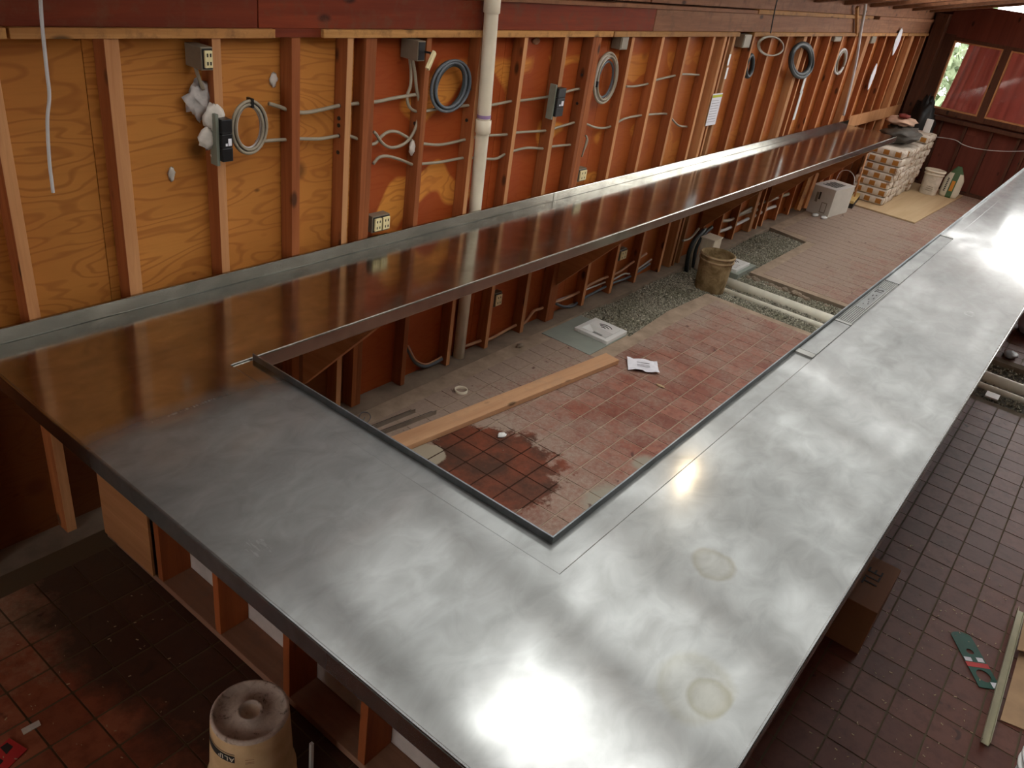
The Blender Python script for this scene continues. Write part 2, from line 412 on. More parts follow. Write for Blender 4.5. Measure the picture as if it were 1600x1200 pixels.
# ------------------------------------------------------------------ floor slab, curb, ground
P1 = [(-7.5, -7), (3.05, -7), (3.05, -.58), (2.3, -.545), (1.545, -.6), (1.545, -.08), (-7.5, -.08)]
P2 = [(4.03, -7), (XW, -7), (XW, -.08), (5.86, -.08), (5.74, -.6), (4.03, -.6)]
fl = MB(); fl.prism(P1, -.16, -.0022); fl.prism(P2, -.16, -.0022)
fl.m = [0 if len(f) > 4 else 1 for f in fl.f]
floor = struct(fl.build('floor', [M['grout'], M['concrete']]))
g = MB(); g.box((1.2, -7.2, -.3), (6.2, .2, -.16)); g.build('ground_bed', M['earth'], floor)
def inside(poly, x, y):
    c = False; n = len(poly)
    for i in range(n):
        x1, y1 = poly[i]; x2, y2 = poly[i-1]
        if (y1 > y) != (y2 > y) and x < (x2-x1)*(y-y1)/(y2-y1)+x1: c = not c
    return c
PADS = [(.97, -.575, 1.535, -.11)]
tiles = []
for i in range(-26, 68):
    for j in range(-22, 6):
        x0 = -.013+.1655*i; y0 = -.876+.1665*j; cx, cy = x0+.08275, y0+.08325
        ok = any(all(inside(P, cx+a, cy+b) for a in (-.078, .078) for b in (-.078, .078)) for P in (P1, P2))
        if not ok or cx < -7.3 or cx > 11 or cy < -4.6 or cy > -.1: continue
        if any(a < cx+.07 and cx-.07 < c and b < cy+.07 and cy-.07 < d for a, b, c, d in PADS): continue
        u, v, d = px((cx, cy, 0)); vis = d > 0 and -20 < u < 1620 and -20 < v < 1220
        if vis:   # would the bar top hide it?
            k = (CAM[2]-H)/CAM[2]; hx, hy = CAM[0]+(cx-CAM[0])*k, CAM[1]+(cy-CAM[1])*k
            if XN-.0 < hx < BAR_END and YO-.02 < hy < 0 and not (X0 < hx and YS < hy < YB): vis = False
        a = abs(np.cross(np.array(px((x0+.16, y0, 0))[:2])-px((x0, y0, 0))[:2], np.array(px((x0, y0+.16, 0))[:2])-px((x0, y0, 0))[:2])) if d > .2 else 0
        tiles.append((-(a if vis else 0), cx, cy))
tiles.sort()
tm = MB()
hw = .0789
c_ = .004
tm.prism([(-hw+c_, -hw), (hw-c_, -hw), (hw, -hw+c_), (hw, hw-c_), (hw-c_, hw), (-hw+c_, hw), (-hw, hw-c_), (-hw, -hw+c_)], -.0022, .0004)
tme = None; rest = MB()
for k, (a, cx, cy) in enumerate(tiles):
    if k < 298 and a < 0:
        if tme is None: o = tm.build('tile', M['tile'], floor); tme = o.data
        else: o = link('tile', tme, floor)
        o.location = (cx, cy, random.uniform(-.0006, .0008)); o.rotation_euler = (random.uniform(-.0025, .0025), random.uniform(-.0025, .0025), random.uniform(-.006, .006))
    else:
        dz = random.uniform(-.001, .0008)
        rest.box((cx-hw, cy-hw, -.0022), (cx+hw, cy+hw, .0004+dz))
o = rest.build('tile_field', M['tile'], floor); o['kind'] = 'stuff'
cb = MB(); cb.box((-7.5, -.08, -.2), (XW, .1, -.004))
struct(cb.build('trim_1', M['concrete'], bevel=.006))
# broken concrete along the trench edge
rb = MB()
for k in range(34):
    y = -.62-k*.05; r = random.uniform(.03, .06); c = (3.99+random.uniform(-.03, .02), y, random.uniform(-.09, -.035))
    rb.lathe([(0, -r*.8), (r*.9, -r*.4), (r, .1*r), (r*.6, r*.6), (0, r*.75)], c, 6, M=Matrix.Rotation(random.uniform(0, 3), 3, Vector((random.random(), random.random(), 1)).normalized()))
o = rb.build('broken_concrete_edge', M['concrete'], floor); o['kind'] = 'stuff'

# ------------------------------------------------------------------ gravel beds (uncountable stones)
def gravel(name, polys, n, z, label, amp=.012):
    vs = []; fs = []; base = np.array([(1, 0, 0), (-1, 0, 0), (0, 1, 0), (0, -1, 0), (0, 0, 1), (0, 0, -1)], float)
    fc = np.array([(0, 2, 4), (2, 1, 4), (1, 3, 4), (3, 0, 4), (2, 0, 5), (1, 2, 5), (3, 1, 5), (0, 3, 5)])
    pts = []
    for poly, share in polys:
        a = np.array(poly); lo, hi = a.min(0), a.max(0); got = 0
        while got < n*share:
            q = lo+(hi-lo)*rng.random(2)
            if inside(poly, q[0], q[1]): pts.append(q); got += 1
    pts = np.array(pts); N = len(pts)
    r = (.006+.011*rng.random(N)**2)[:, None, None]
    sc = r*(.6+.8*rng.random((N, 1, 3))); jit = 1+.5*(rng.random((N, 6, 3))-.5)
    A = rng.normal(size=(N, 3, 3)); Q, _ = np.linalg.qr(A)
    V = np.einsum('nij,nkj->nki', Q, base[None]*jit*sc)
    zz = z+amp*np.sin(pts[:, 0]*5.1+2*np.sin(pts[:, 1]*4))+.008*rng.random(N)
    V += np.c_[pts, zz][:, None, :]
    Fc = (fc[None]+6*np.arange(N)[:, None, None]).reshape(-1, 3)
    me = bpy.data.meshes.new(name); me.from_pydata(V.reshape(-1, 3).tolist(), [], Fc.tolist()); me.materials.append(M['gravel'])
    o = link(name, me); bedm = MB()
    for poly, _ in polys: bedm.prism(poly, -.16, z-.006)
    bedm.build('gravel_bed', M['earth'], o)
    return tag(o, label, 'gravel', kind='stuff')
def gravel_mat():
    t = NT('gravel stones'); f = t.noise(t.coord('World'), 70, 2, .6); g2 = t.noise(t.coord('World'), 3, 3)
    col = t.ramp(f, [(.3, srgb(92, 90, 78)), (.5, srgb(142, 138, 122)), (.68, srgb(204, 198, 178))])
    col = t.mix(t.step(g2, .45, .7), col, t.mix(1, col, (.72, .74, .68, 1), 'MULTIPLY'))
    return t.set(col, .9, 0, .3)
M['gravel'] = gravel_mat()
GA = [(1.545, -.08), (3.4, -.08), (3.4, -.57), (3.05, -.57), (2.3, -.54), (1.545, -.59)]
gravel('gravel', [(GA, 1.0)], 9500, -.045, 'grey gravel strip along foot of stud wall before dirty bucket')
GB = [(3.055, -.57), (4.02, -.57), (4.02, -2.4), (3.055, -2.4)]
GB2 = [(3.055, -2.4), (4.02, -2.4), (4.02, -5), (3.055, -5)]
gravel('gravel', [(GB, .78), (GB2, .22)], 16500, -.055, 'grey gravel in floor trench around white drain pipes')
GC = [(3.4, -.08), (5.85, -.08), (5.74, -.59), (4.03, -.59), (3.4, -.57)]
gravel('gravel', [(GC, 1.0)], 12000, -.05, 'grey gravel patch behind dirty bucket around farther floor sink')

# ------------------------------------------------------------------ stud wall
wall = struct(MB().box((-7.5, .105, -.2), (XW+.2, .13, 2.7)).build('wall_back', M['dark_wood']))
edges = [-7.5, -6.0, -4.79, -3.57, -2.35, -.93, .30, 1.52, 2.74, 3.96, 5.18, 6.4, 7.62, 8.84, 10.06, XW]
for a, b in zip(edges[:-1], edges[1:]):
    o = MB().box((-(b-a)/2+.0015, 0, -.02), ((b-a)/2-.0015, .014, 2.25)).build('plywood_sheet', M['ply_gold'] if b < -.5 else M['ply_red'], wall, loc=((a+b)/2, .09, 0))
STUDS = [(-5.5, .038, 'r'), (-5.1, .038, 'r'), (-4.65, .038, 'r'), (-4.2, .038, 'p'), (-3.8, .038, 'r'), (-3.45, .038, 'p'), (-3.06, .038, 'r'),
  (-2.691, .046, 'p'), (-2.25, .06, 'p'), (-1.795, .044, 'p'), (-1.369, .05, 'r'), (-1.045, .04, 'p'), (-.914, .038, 'r'), (-.876, .038, 'r'), (-.475, .04, 'r'), (-.019, .038, 'p'),
  (.416, .04, 'p'), (.859, .045, 'p'), (1.201, .038, 'r'), (1.239, .038, 'r'), (1.277, .038, 'r'), (1.745, .042, 'p'), (2.208, .044, 'p'), (2.655, .04, 'p'), (3.137, .045, 'p'),
  (3.377, .05, 'P'), (3.446, .035, 'p'), (3.572, .045, 'P'), (4.017, .04, 'p'), (4.463, .04, 'p'), (4.91, .04, 'p'), (5.45, .09, 'P'), (5.603, .038, 'p'), (5.789, .038, 'p'),
  (6.248, .04, 'p'), (6.693, .04, 'p'), (7.2, .04, 'p'), (7.795, .15, 'P'), (8.086, .04, 'p'), (8.575, .04, 'p'), (9.031, .04, 'p'), (9.48, .04, 'p'), (10.031, .15, 'P'), (10.46, .04, 'p'), (10.786, .08, 'P')]
smesh = {}
for x, w, k in STUDS:
    key = (round(w, 3), k)
    if key not in smesh:
        mats = {'p': [M['stud_red'], M['stud_pale']], 'r': [M['stud_red'], M['stud_red']], 'P': [M['stud_pale'], M['stud_pale']]}[k]
        o = MB().box((-w, 0, 0), (0, .088, 2.205), [0, 0, 1, 0, 0, 0]).build('stud', mats, wall, bevel=.0025); smesh[key] = o.data
    else:
        o = link('stud', smesh[key], wall, bevel=.0025)
    o.location = (x, random.uniform(-.002, .003), 0); o.rotation_euler = (0, random.uniform(-.002, .002), 0)
for a, b in [(-7.4, -2.655), (-2.645, -1.52), (-1.24, -.045), (.06, 1.40), (1.415, 3.62), (3.95, 7.1), (7.13, 9.6), (9.63, 10.95)]:
    MB().box((-(b-a)/2, -.012, 2.205), ((b-a)/2, .088, 2.243)).build('top_plate', M['plate_pale'], wall, bevel=.003, loc=((a+b)/2, 0, 0))
MB().box((-.16, .012, 2.205), (.16, .088, 2.243)).build('top_plate', M['header_red'], wall, loc=(-1.38, 0, 0))
for a, b, m_ in [(-7.4, -1.60, 'header_red'), (-1.595, -.05, 'header_red'), (-.045, 2.0, 'header_red'), (2.005, 6.9, 'header_dusty'), (6.905, 10.97, 'header_dusty')]:
    MB().box((-(b-a)/2, .008, 2.2435), ((b-a)/2, .088, 2.40)).build('header_beam', M[m_], wall, bevel=.003, loc=((a+b)/2, 0, 0))
for a, b, z0, z1, y, m_ in [(-7.4, -1.1, 2.402, 2.44, .0, 'header_red'), (-1.09, -.04, 2.402, 2.44, -.01, 'plate_pale'), (.02, 1.35, 2.402, 2.428, -.02, 'header_dusty'), (1.36, 3.9, 2.402, 2.43, -.01, 'header_dusty'), (3.91, 7.6, 2.402, 2.44, -.015, 'plate_pale'), (7.9, 10.97, 2.402, 2.44, -.01, 'header_dusty'),
                          (-7.4, 1.9, 2.441, 2.59, .02, 'header_dusty'), (1.91, 5.9, 2.441, 2.59, .015, 'header_dusty'), (5.91, 10.97, 2.441, 2.59, .02, 'header_dusty')]:
    MB().box((-(b-a)/2, y, z0), ((b-a)/2, .088, z1)).build('upper_plank', M[m_], wall, bevel=.003, loc=((a+b)/2, 0, 0))
# rails between far studs beyond the counter end
MB().box((-1.35, .004, 0), (1.35, .02, .16)).build('rail', M['stud_pale'], wall, loc=(9.35, -.022, 1.02))
# drilled holes: dark plugs seen on the stud sides
def hole(parent, P, n=(-1, 0, 0), r=.011):
    o = MB().lathe([(0, 0), (r, 0), (r, -.004)], seg=10, M=Matrix.Rotation(-math.pi/2, 3, 'Y')).build('drill_hole', M['black'], parent)
    o.location = P
for u, v in [(451, 193), (451, 201), (529, 185), (529, 196), (529, 238), (530, 165), (529, 212), (648, 193), (728, 188), (896, 118), (889, 163), (730, 139)]:
    Pq = W(u, v, .045)
    sx = min((x-w for x, w, k in STUDS if x-w > Pq[0]-.06), default=Pq[0])
    hole(wall, (sx-.001, .045, Pq[2]))

# ------------------------------------------------------------------ end wall with window
ew = struct(MB().box((XW+.09, -3.4, -.2), (XW+.11, .1, .9)).box((XW+.09, -7, -.2), (XW+.11, -6.2, 2.3)).box((XW+.09, -6.2, -.2), (XW+.11, -3.4, 1.0)).build('wall_end', M['ply_dark']))
MB().box((XW+.09, -.31, .9), (XW+.11, .1, 2.72)).build('wall_panel', M['ply_dark'], ew)
MB().box((XW+.09, -7, 2.3), (XW+.11, -3.4, 2.72)).box((XW+.09, -2.06, 2.3), (XW+.11, -.31, 2.72)).box((XW+.09, -3.4, 2.3), (XW+.11, -2.06, 2.3)).build('wall_panel', M['ply_dark'], ew)
MB().box((XW+.09, -3.4, .9), (XW+.11, -.31, 1.12)).build('wall_panel', M['ply_dark'], ew)
MB().box((XW+.09, -3.4, 1.12), (XW+.11, -2.0, 2.3)).build('wall_panel', M['ply_dark'], ew)
for k, y in enumerate([-.16, -.62, -.99, -1.38, -1.78, -1.92, -2.3, -2.75, -3.2]):
    MB().box((0, -.02, 0), (.088, .02, 1.03)).build('stud', M['dark_wood'], ew, loc=(XW, y, 0))
MB().box((XW-.05, -3.4, 1.03), (XW+.09, -.2, 1.09)).build('sill_plate', M['dark_wood'], ew, bevel=.004)
MB().box((XW-.01, -3.4, -.01), (XW+.09, -.2, .04)).build('sole_plate', M['dark_wood'], ew)
MB().box((XW-.24, -.2, 0), (XW+.09, -.02, 2.55)).build('corner_post', M['dark_wood'], ew, bevel=.004)
MB().box((XW-.02, -7, 2.28), (XW+.09, -3.4, 2.68)).box((XW-.02, -2.06, 2.243), (XW+.09, -.2, 2.68)).box((XW-.02, -3.4, 2.28), (XW+.09, -2.06, 2.3)).build('header_beam', M['ply_dark'], ew, bevel=.004)
MB().box((XW-.05, -.36, 1.09), (XW+.05, -.2, 2.28)).build('trim_board', M['dark_wood'], ew)
win = struct(MB().box((XW-.03, -.365, 1.12), (XW+.07, -.30, 2.25)).box((XW-.03, -2.05, 2.20), (XW+.07, -.30, 2.25)).box((XW-.03, -2.05, 1.12), (XW+.07, -.30, 1.20)).box((XW-.03, -2.05, 1.12), (XW+.07, -1.98, 2.25)).box((XW-.04, -1.19, 1.12), (XW+.07, -1.08, 2.25)).build('window_1', M['dark_wood'], bevel=.003))
def glass_mat(name, T, tint=(1, 1, 1)):
    t = NT(name); tr = t.n('ShaderNodeBsdfTransparent'); tr.inputs[0].default_value = (T*tint[0], T*tint[1], T*tint[2], 1)
    gl = t.n('ShaderNodeBsdfGlossy'); gl.inputs['Roughness'].default_value = .03
    fr = t.n('ShaderNodeFresnel'); fr.inputs[0].default_value = 1.45; mx = t.n('ShaderNodeMixShader')
    t.l(fr.outputs[0], mx.inputs[0]); t.l(tr.outputs[0], mx.inputs[1]); t.l(gl.outputs[0], mx.inputs[2]); t.l(mx.outputs[0], t.out.inputs[0])
    return t.mat
M['glass'] = glass_mat('window glass', .92)
def pane_mat():
    t = NT('dusty skylight pane'); tr = t.n('ShaderNodeBsdfTransparent'); tr.inputs[0].default_value = (PANE_T, PANE_T, PANE_T, 1)
    t.set((.5, .5, .48, 1), .3); mx = t.n('ShaderNodeMixShader'); mx.inputs[0].default_value = .06
    t.l(tr.outputs[0], mx.inputs[1]); t.l(t.p.outputs[0], mx.inputs[2]); t.l(mx.outputs[0], t.out.inputs[0]); return t.mat
M['pane'] = pane_mat()
for a, b in [(-1.08, -.365), (-1.98, -1.19)]:
    MB().box((XW+.015, a, 1.2), (XW+.02, b, 2.2)).build('pane', M['glass'], win)
    fm = MB(); w_ = .022
    fm.box((XW-.035, a, 1.2), (XW+.03, a+w_, 2.2)).box((XW-.035, b-w_, 1.2), (XW+.03, b, 2.2)).box((XW-.035, a+w_, 2.2-w_), (XW+.03, b-w_, 2.2)).box((XW-.035, a+w_, 1.2), (XW+.03, b-w_, 1.2+w_))
    fm.build('sash', M['stud_pale'], win)
def cloth_mat(name, col, tr=.5):
    t = NT(name); a = t.n('ShaderNodeBsdfTranslucent'); a.inputs[0].default_value = col
    t.set(t.ramp(t.noise(t.coord('Object', (1, 6, 1)), 2, 3), [(.3, tuple(c*.75 for c in col[:3])), (.7, col[:3])]), .85, 0, .2)
    mx = t.n('ShaderNodeMixShader'); mx.inputs[0].default_value = tr
    t.l(t.p.outputs[0], mx.inputs[1]); t.l(a.outputs[0], mx.inputs[2]); t.l(mx.outputs[0], t.out.inputs[0]); return t.mat
M['red_cloth'] = cloth_mat('red curtain', srgb(150, 98, 90), .5)
def curtain(name, y0t, y0b, y1, label, stripe=None):
    mb = MB(); n = 26; nz = 14
    for i in range(n+1):
        for j in range(nz+1):
            t_ = j/nz; z = 2.28-1.2*t_
            edge = y0t+(y0b-y0t)*t_**1.6
            y = edge+(y1-edge)*i/n
            mb.v.append((XW+.16+.02*math.sin(i*1.3+.6*t_)+.012*math.sin(i*2.9), y, z))
    for i in range(n):
        for j in range(nz):
            a = i*(nz+1)+j; mb.f.append((a, a+1, a+nz+2, a+nz+1)); mb.m.append(0)
    o = mb.build(name, M['red_cloth'], smooth=True)
    s = o.modifiers.new('s', 'SOLIDIFY'); s.thickness = .004
    return tag(o, label, 'curtain')
curtain('curtain', -.56, -.47, -1.12, 'faded red curtain drawn aside behind left pane of end window')
curtain('curtain', -1.16, -1.16, -2.05, 'faded red curtain filling right pane of end window')
# shrub outside the window
sh = MB()
for k in range(1100):
    c = np.array([XW+1.6+random.gauss(0, .35), -.3+random.gauss(0, .5), 1.7+random.gauss(0, .5)]); a = rng.normal(size=3)*.05; b = rng.normal(size=3)*.05
    sh.quad([c-a, c-b, c+a, c+b])
sh.tube([(XW+1.6, -.3, -.2), (XW+1.6, -.3, 1.6)], .05)
tag(sh.build('shrub', plain('leaf green', srgb(128, 146, 112), .6)), 'pale leafy shrub outside left edge of end window', 'shrub')

# ------------------------------------------------------------------ roof, skylight, other walls
def zr(y): return 2.62-.235*y
def slab(x0, x1, y0, y1, t0=0, t1=.05):
    mb = MB(); p = [(x0, y0), (x1, y0), (x1, y1), (x0, y1)]
    mb.v += [(x, y, zr(y)+t0) for x, y in p]+[(x, y, zr(y)+t1) for x, y in p]
    mb.f += [(3, 2, 1, 0), (4, 5, 6, 7), (0, 1, 5, 4), (1, 2, 6, 5), (2, 3, 7, 6), (3, 0, 4, 7)]; mb.m += [0]*6
    return mb
SX0, SX1, SY0, SY1 = -2.35, 9.4, -3.3, -.42
roof = struct(slab(-7.5, XW+.3, SY1, .2).build('ceiling', M['roof_wood']))
slab(-7.5, XW+.3, -7.2, SY0).build('roof_deck', M['roof_wood'], roof)
slab(-7.5, SX0, SY0, SY1).build('roof_deck', M['roof_wood'], roof)
slab(SX1, XW+.3, SY0, SY1).build('roof_deck', M['roof_wood'], roof)
x = -6.91; nx = []
while x < XW:
    slab(x-.09, x+.09, -7, .1, -.08, -.002).build('rafter', M['roof_wood'], roof); nx.append(x); x += 1.03
sky = struct(slab(SX0-.05, SX1+.05, SY0-.06, SY0, .05, .12).build('window_2', M['roof_wood']))
slab(SX0-.05, SX1+.05, SY1, SY1+.06, .05, .12).build('skylight_frame', M['roof_wood'], sky)
xs = [SX0]+[q for q in nx if SX0+.2 < q < SX1-.2]+[SX1]
ysp = [SY0, -2.6, -1.6, SY1]
for i, (a, b) in enumerate(zip(xs[:-1], xs[1:])):
    for j, (c, d) in enumerate(zip(ysp[:-1], ysp[1:])):
        if a < -1.3 < b and c < -2.0 < d:            # one pane is broken: most of it is open to the sky
            slab(b-.2, b-.01, c+.01, d-.01, .06, .066).build('pane', M['pane'], sky); continue
        slab(a+.01, b-.01, c+.01, d-.01, .06, .066).build('pane', M['pane'], sky)
w = struct(MB().box((-7.6, -7.1, -.2), (-7.5, .13, .7)).box((-7.6, -7.1, 2.1), (-7.5, .13, 4.1)).box((-7.6, -7.1, .5), (-7.5, -2.5, 2.1)).box((-7.6, -1.0, .5), (-7.5, .13, 2.1)).build('wall_left', M['drywall']))  # unseen wall; its window opening is added to brighten the lower left
w = MB()
w.box((-7.6, -7.1, -.2), (XW+.1, -7.0, 4.1))
struct(w.build('wall_front', M['tan_wall']))

# ------------------------------------------------------------------ steel bar top
bar = thing('bar_counter', 'large U-shaped stainless steel bar top with drip trough around an open middle', 'bar counter', (XN, YO, H))
def bpart(mb, name, mat, bevel=0, smooth=False):
    mb.v = [(a-XN, b-YO, c-H) for a, b, c in mb.v]; return mb.build(name, mat, bar, smooth, bevel)
U = [(XN, YO), (BAR_END, YO), (BAR_END, YS-T), (X0-T, YS-T), (X0-T, YB), (XE, YB), (XE, -.004), (XN, -.004)]
bpart(MB().prism(U, H-.055, H), 'top_sheet', M['steel'], .004)
# trough pan (recessed) and its upstand lip
for nm_, poly in [('edge_band', [(XN-.0015, YO-.0015), (BAR_END, YO-.0015), (BAR_END, YO+.012), (XN+.012, YO+.012), (XN+.012, -.004), (XN-.0015, -.004)]),
                  ('edge_band', [(X0-T, YB-.0015), (XE+.0015, YB-.0015), (XE+.0015, -.004), (XE-.012, -.004), (XE-.012, YB+.012), (X0-T, YB+.012)])]:
    bpart(MB().prism(poly, H-.072, H+.0008), nm_, M['steel_edge' if poly[0][1] > -1 else 'steel_rim'], .008 if poly[0][1] > -1 else .004)
pan = MB().prism([(X0-T+.001, YS-T+.001), (BAR_END, YS-T+.001), (BAR_END, YS-.001), (X0-.001, YS-.001), (X0-.001, YB-.001), (X0-T+.001, YB-.001)], H-.05, H-.007)
bpart(pan, 'drip_trough', M['steel'], .002)
lip = MB().prism([(X0-.007, YS-.007), (BAR_END, YS-.007), (BAR_END, YS), (X0, YS), (X0, YB-.002), (X0-.007, YB-.002)], H-.085, H+.021)
bpart(lip, 'trough_lip', M['steel_dark'], .0015)
# covers, dividers and the ribbed drain grate
for a, b in [(.085, .655), (1.72, 3.36)]:
    bpart(MB().box((a, YS-T+.003, H-.008), (b, YS-.010, H-.001)), 'trough_cover', M['steel_plate'], .001)
for a in (.02, .66, 3.37):
    bpart(MB().box((a, YS-T+.002, H-.008), (a+.055 if a < .5 else a+.03, YS-.009, H+.002)), 'divider', M['galv'], .001)
ga, gb = .70, 1.705
bpart(MB().box((ga, YS-T+.003, H-.009), (gb, YS-.010, H-.006)), 'grate_tray', M['steel_grate'])
for k in range(8):
    y = YS-T+.009+k*.0118
    for a, b in ([(ga, 1.02), (1.52, gb)] if 1 < k < 7 else [(ga, gb)]):
        bpart(MB().box((a, y, H-.006), (b, y+.0055, H-.0005)), 'grate_rib', M['galv'], .001)
bpart(MB().box((1.02, YS-T+.022, H-.006), (1.52, YS-.026, H-.002)), 'grate_plate', M['steel_grate'], .001)
def to_mesh(o, parent=None):
    me = bpy.data.meshes.new_from_object(o); q = bpy.data.objects.new(o.name, me); C.objects.link(q)
    q.matrix_basis = o.matrix_basis; nm = o.name; cu = o.data
    if parent is not None: q.parent = parent
    bpy.data.objects.remove(o); bpy.data.curves.remove(cu); q.name = nm
    return q
def text(s, size, loc, rot, mat, parent=None, name='lettering', align='CENTER', ext=.0006, sx=1):
    cu = bpy.data.curves.new(name, 'FONT'); cu.body = s; cu.size = size; cu.align_x = align; cu.align_y = 'CENTER'; cu.extrude = ext
    cu.materials.append(mat); o = bpy.data.objects.new(name, cu); C.objects.link(o); o.location = loc; o.rotation_euler = rot; o.scale = (sx, 1, 1)
    return to_mesh(o, parent)
text('TS', .062, (1.44-XN, YS-.053-YO, -.0015), (0, 0, 0), M['ink'], bar, sx=1.35)
for a, b, c in [(1.10, -.045, .012), (1.16, -.06, .016), (1.21, -.045, .018), (1.25, -.064, .03), (1.30, -.043, .034), (1.33, -.06, .02), (1.12, -.067, .02)]:
    bpart(MB().box((a, YS+b-.003, H-.002), (a+c, YS+b+.003, H-.0014)), 'stamped_mark', M['ink'])
# backsplash
for a, b in [(XN, .95), (.953, XE)]:
    bpart(MB().box((a, -.022, H), (b, -.004, H+.066)), 'backsplash', M['steel'], .003)

# brackets under the wall counter
for x in (-1.33, 1.24, 3.85, 5.75, 7.55):
    zt = H-.056
    mb = MB(); pts = [(-.008, .32), (-.008, zt), (-.62, zt), (-.62, zt-.05)]
    mb.v += [(-.019, y, z) for y, z in pts]+[(.019, y, z) for y, z in pts]; n = 4
    mb.f += [(0, 1, 2, 3), (7, 6, 5, 4)]+[(i, i+4, (i+1) % 4+4, (i+1) % 4) for i in range(4)]; mb.m += [0]*6
    o = mb.build('shelf_bracket', M['gusset'], loc=(x, 0, 0))
    nm = {-1.33: 'nearest the bar corner', 1.24: 'second from the bar corner, above white floor sink', 3.85: 'behind the dirty bucket', 5.75: 'above the far gravel patch', 7.55: 'farthest, by the white carton'}[x]
    tag(o, 'triangular plywood bracket under wall counter, '+nm, 'bracket', 'brackets under the wall counter')

# knee wall that carries the bar
knee = thing('knee_wall', 'low framed stud wall carrying the steel bar, open studs outward', 'knee wall', (-2.55, -1.5, 0))
def kpart(mb, name, mat, bevel=0):
    mb.v = [(a+2.55, b+1.5, c) for a, b, c in mb.v]; return mb.build(name, mat, knee, False, bevel)
kpart(MB().box((-2.62, -2.78, .002), (-2.48, -.14, .04)), 'sole_plate', M['knee_pink'], .003)
kpart(MB().box((-2.48, -2.78, .002), (-2.465, -.14, H-.06)), 'back_panel', plain('white panel', srgb(190, 176, 168), .8))
for y in (-.17, -.62, -1.05, -1.50, -1.93, -2.36, -2.76):
    kpart(MB().box((-2.62, y, .04), (-2.482, y+.038, H-.096)), 'stud', M['knee_red'], .002)
kpart(MB().box((-2.62, -2.78, H-.095), (-2.48, -.14, H-.057)), 'top_plate', M['knee_red'])
kpart(MB().box((-2.632, -.56, .041), (-2.621, -.15, H-.06)), 'plywood_patch', M['gusset'])
kpart(MB().box((-2.46, -2.78, .002), (3.0, -2.66, .04)), 'sole_plate', M['knee_pink'])
kpart(MB().box((4.1, -2.78, .002), (BAR_END-.1, -2.66, .04)), 'sole_plate', M['knee_pink'])
kpart(MB().box((-2.46, -2.78, H-.095), (BAR_END-.1, -2.66, H-.057)), 'top_plate', M['knee_red'])
x = -2.2
while x < BAR_END-.2:
    if not 2.95 < x < 4.12: kpart(MB().box((x, -2.78, .04), (x+.038, -2.66, H-.096)), 'stud', M['knee_red'])
    x += .4065
kpart(MB().box((-2.46, -2.655, .002), (2.95, -2.64, H-.1)), 'back_panel', M['ply_dark'])
kpart(MB().box((4.12, -2.655, .002), (BAR_END-.1, -2.64, H-.1)), 'back_panel', M['ply_dark'])

# ------------------------------------------------------------------ pipes
P_ = [W(716, 560, .044), W(741, 338, .044), W(755.5, 190, -.05), W(769.5, 0, -.05), W(777, -110, -.05)]
base = np.array([P_[0][0], .044, 0.0]); P_ = [p-base for p in P_]; P_ = [np.array([P_[0][0], 0, 0])]+P_
vp = thing('vent_pipe', 'tall white plastic vent pipe standing against stud wall, passing behind wall counter', 'pipe', tuple(base))
mb = MB(); mb.tube(P_, .042, 24, cap=False); mb.build('pipe', M['pvc'], vp, True)
def along(a_, b_, t_): return a_+(b_-a_)*t_
for (i0, t0, t1, r_, nm_, m_) in [(3, -.10, .02, .049, 'coupling', 'pvc'), (3, .90, 1.02, .049, 'coupling', 'pvc'), (3, .035, .065, .0428, 'primer_ring', 'purple')]:
    q0, q1 = along(P_[i0], P_[i0+1], t0), along(P_[i0], P_[i0+1], t1)
    MB().tube([q0, along(q0, q1, .05), along(q0, q1, .95), q1], [r_-.004, r_, r_, r_-.004] if nm_ == 'coupling' else r_, 24, cap=False).build(nm_, M[m_], vp, True)
mb = MB(); mb.tube([(3.60, -.50, -.035), (3.62, -2.6, -.035), (3.60, -5, -.035)], .055, 20); o = mb.build('drain_pipe', M['pvc_dirty'], smooth=True)
tag(o, 'thick white plastic drain pipe lying in gravel trench', 'pipe')
mb = MB(); mb.tube([(3.40, -.60, -.05), (3.42, -2.6, -.045), (3.44, -5, -.045)], .03, 16); o = mb.build('drain_pipe', M['pvc_dirty'], smooth=True)
tag(o, 'thinner white drain pipe half buried beside thick one', 'pipe')

# ------------------------------------------------------------------ cables through the studs
def cable(px_pts, y, mat, r, label, name='cable', sub=5, group=None, parent=None, seg=7):
    ys = y if isinstance(y, (list, tuple)) else [y]*len(px_pts)
    pts = smoothline([W(u, v, yy) for (u, v), yy in zip(px_pts, ys)], sub)
    o = MB().tube(pts, r, seg).build(name, mat, parent, True)
    if parent is None: tag(o, label, 'cable', group)
    return o
G = 'cables threaded through the studs'
cable([(420, 162), (440, 168), (452, 173), (475, 176), (500, 172), (530, 165), (545, 163), (588, 159), (612, 154), (648, 148), (658, 147)], .045, M['cable_gray'], .010, 'grey cable running right from nearest coil, upper of two through the studs', group=G)
cable([(640, 90), (642, 112), (641, 135), (636, 150), (639, 166), (650, 174), (668, 173), (690, 169), (728, 165), (745, 164), (762, 165), (800, 158), (815, 157), (838, 154), (862, 150), (893, 141), (905, 139)], .045, M['cable_gray'], .009, 'grey cable dropping from open junction box then running right past white pipe', group=G)
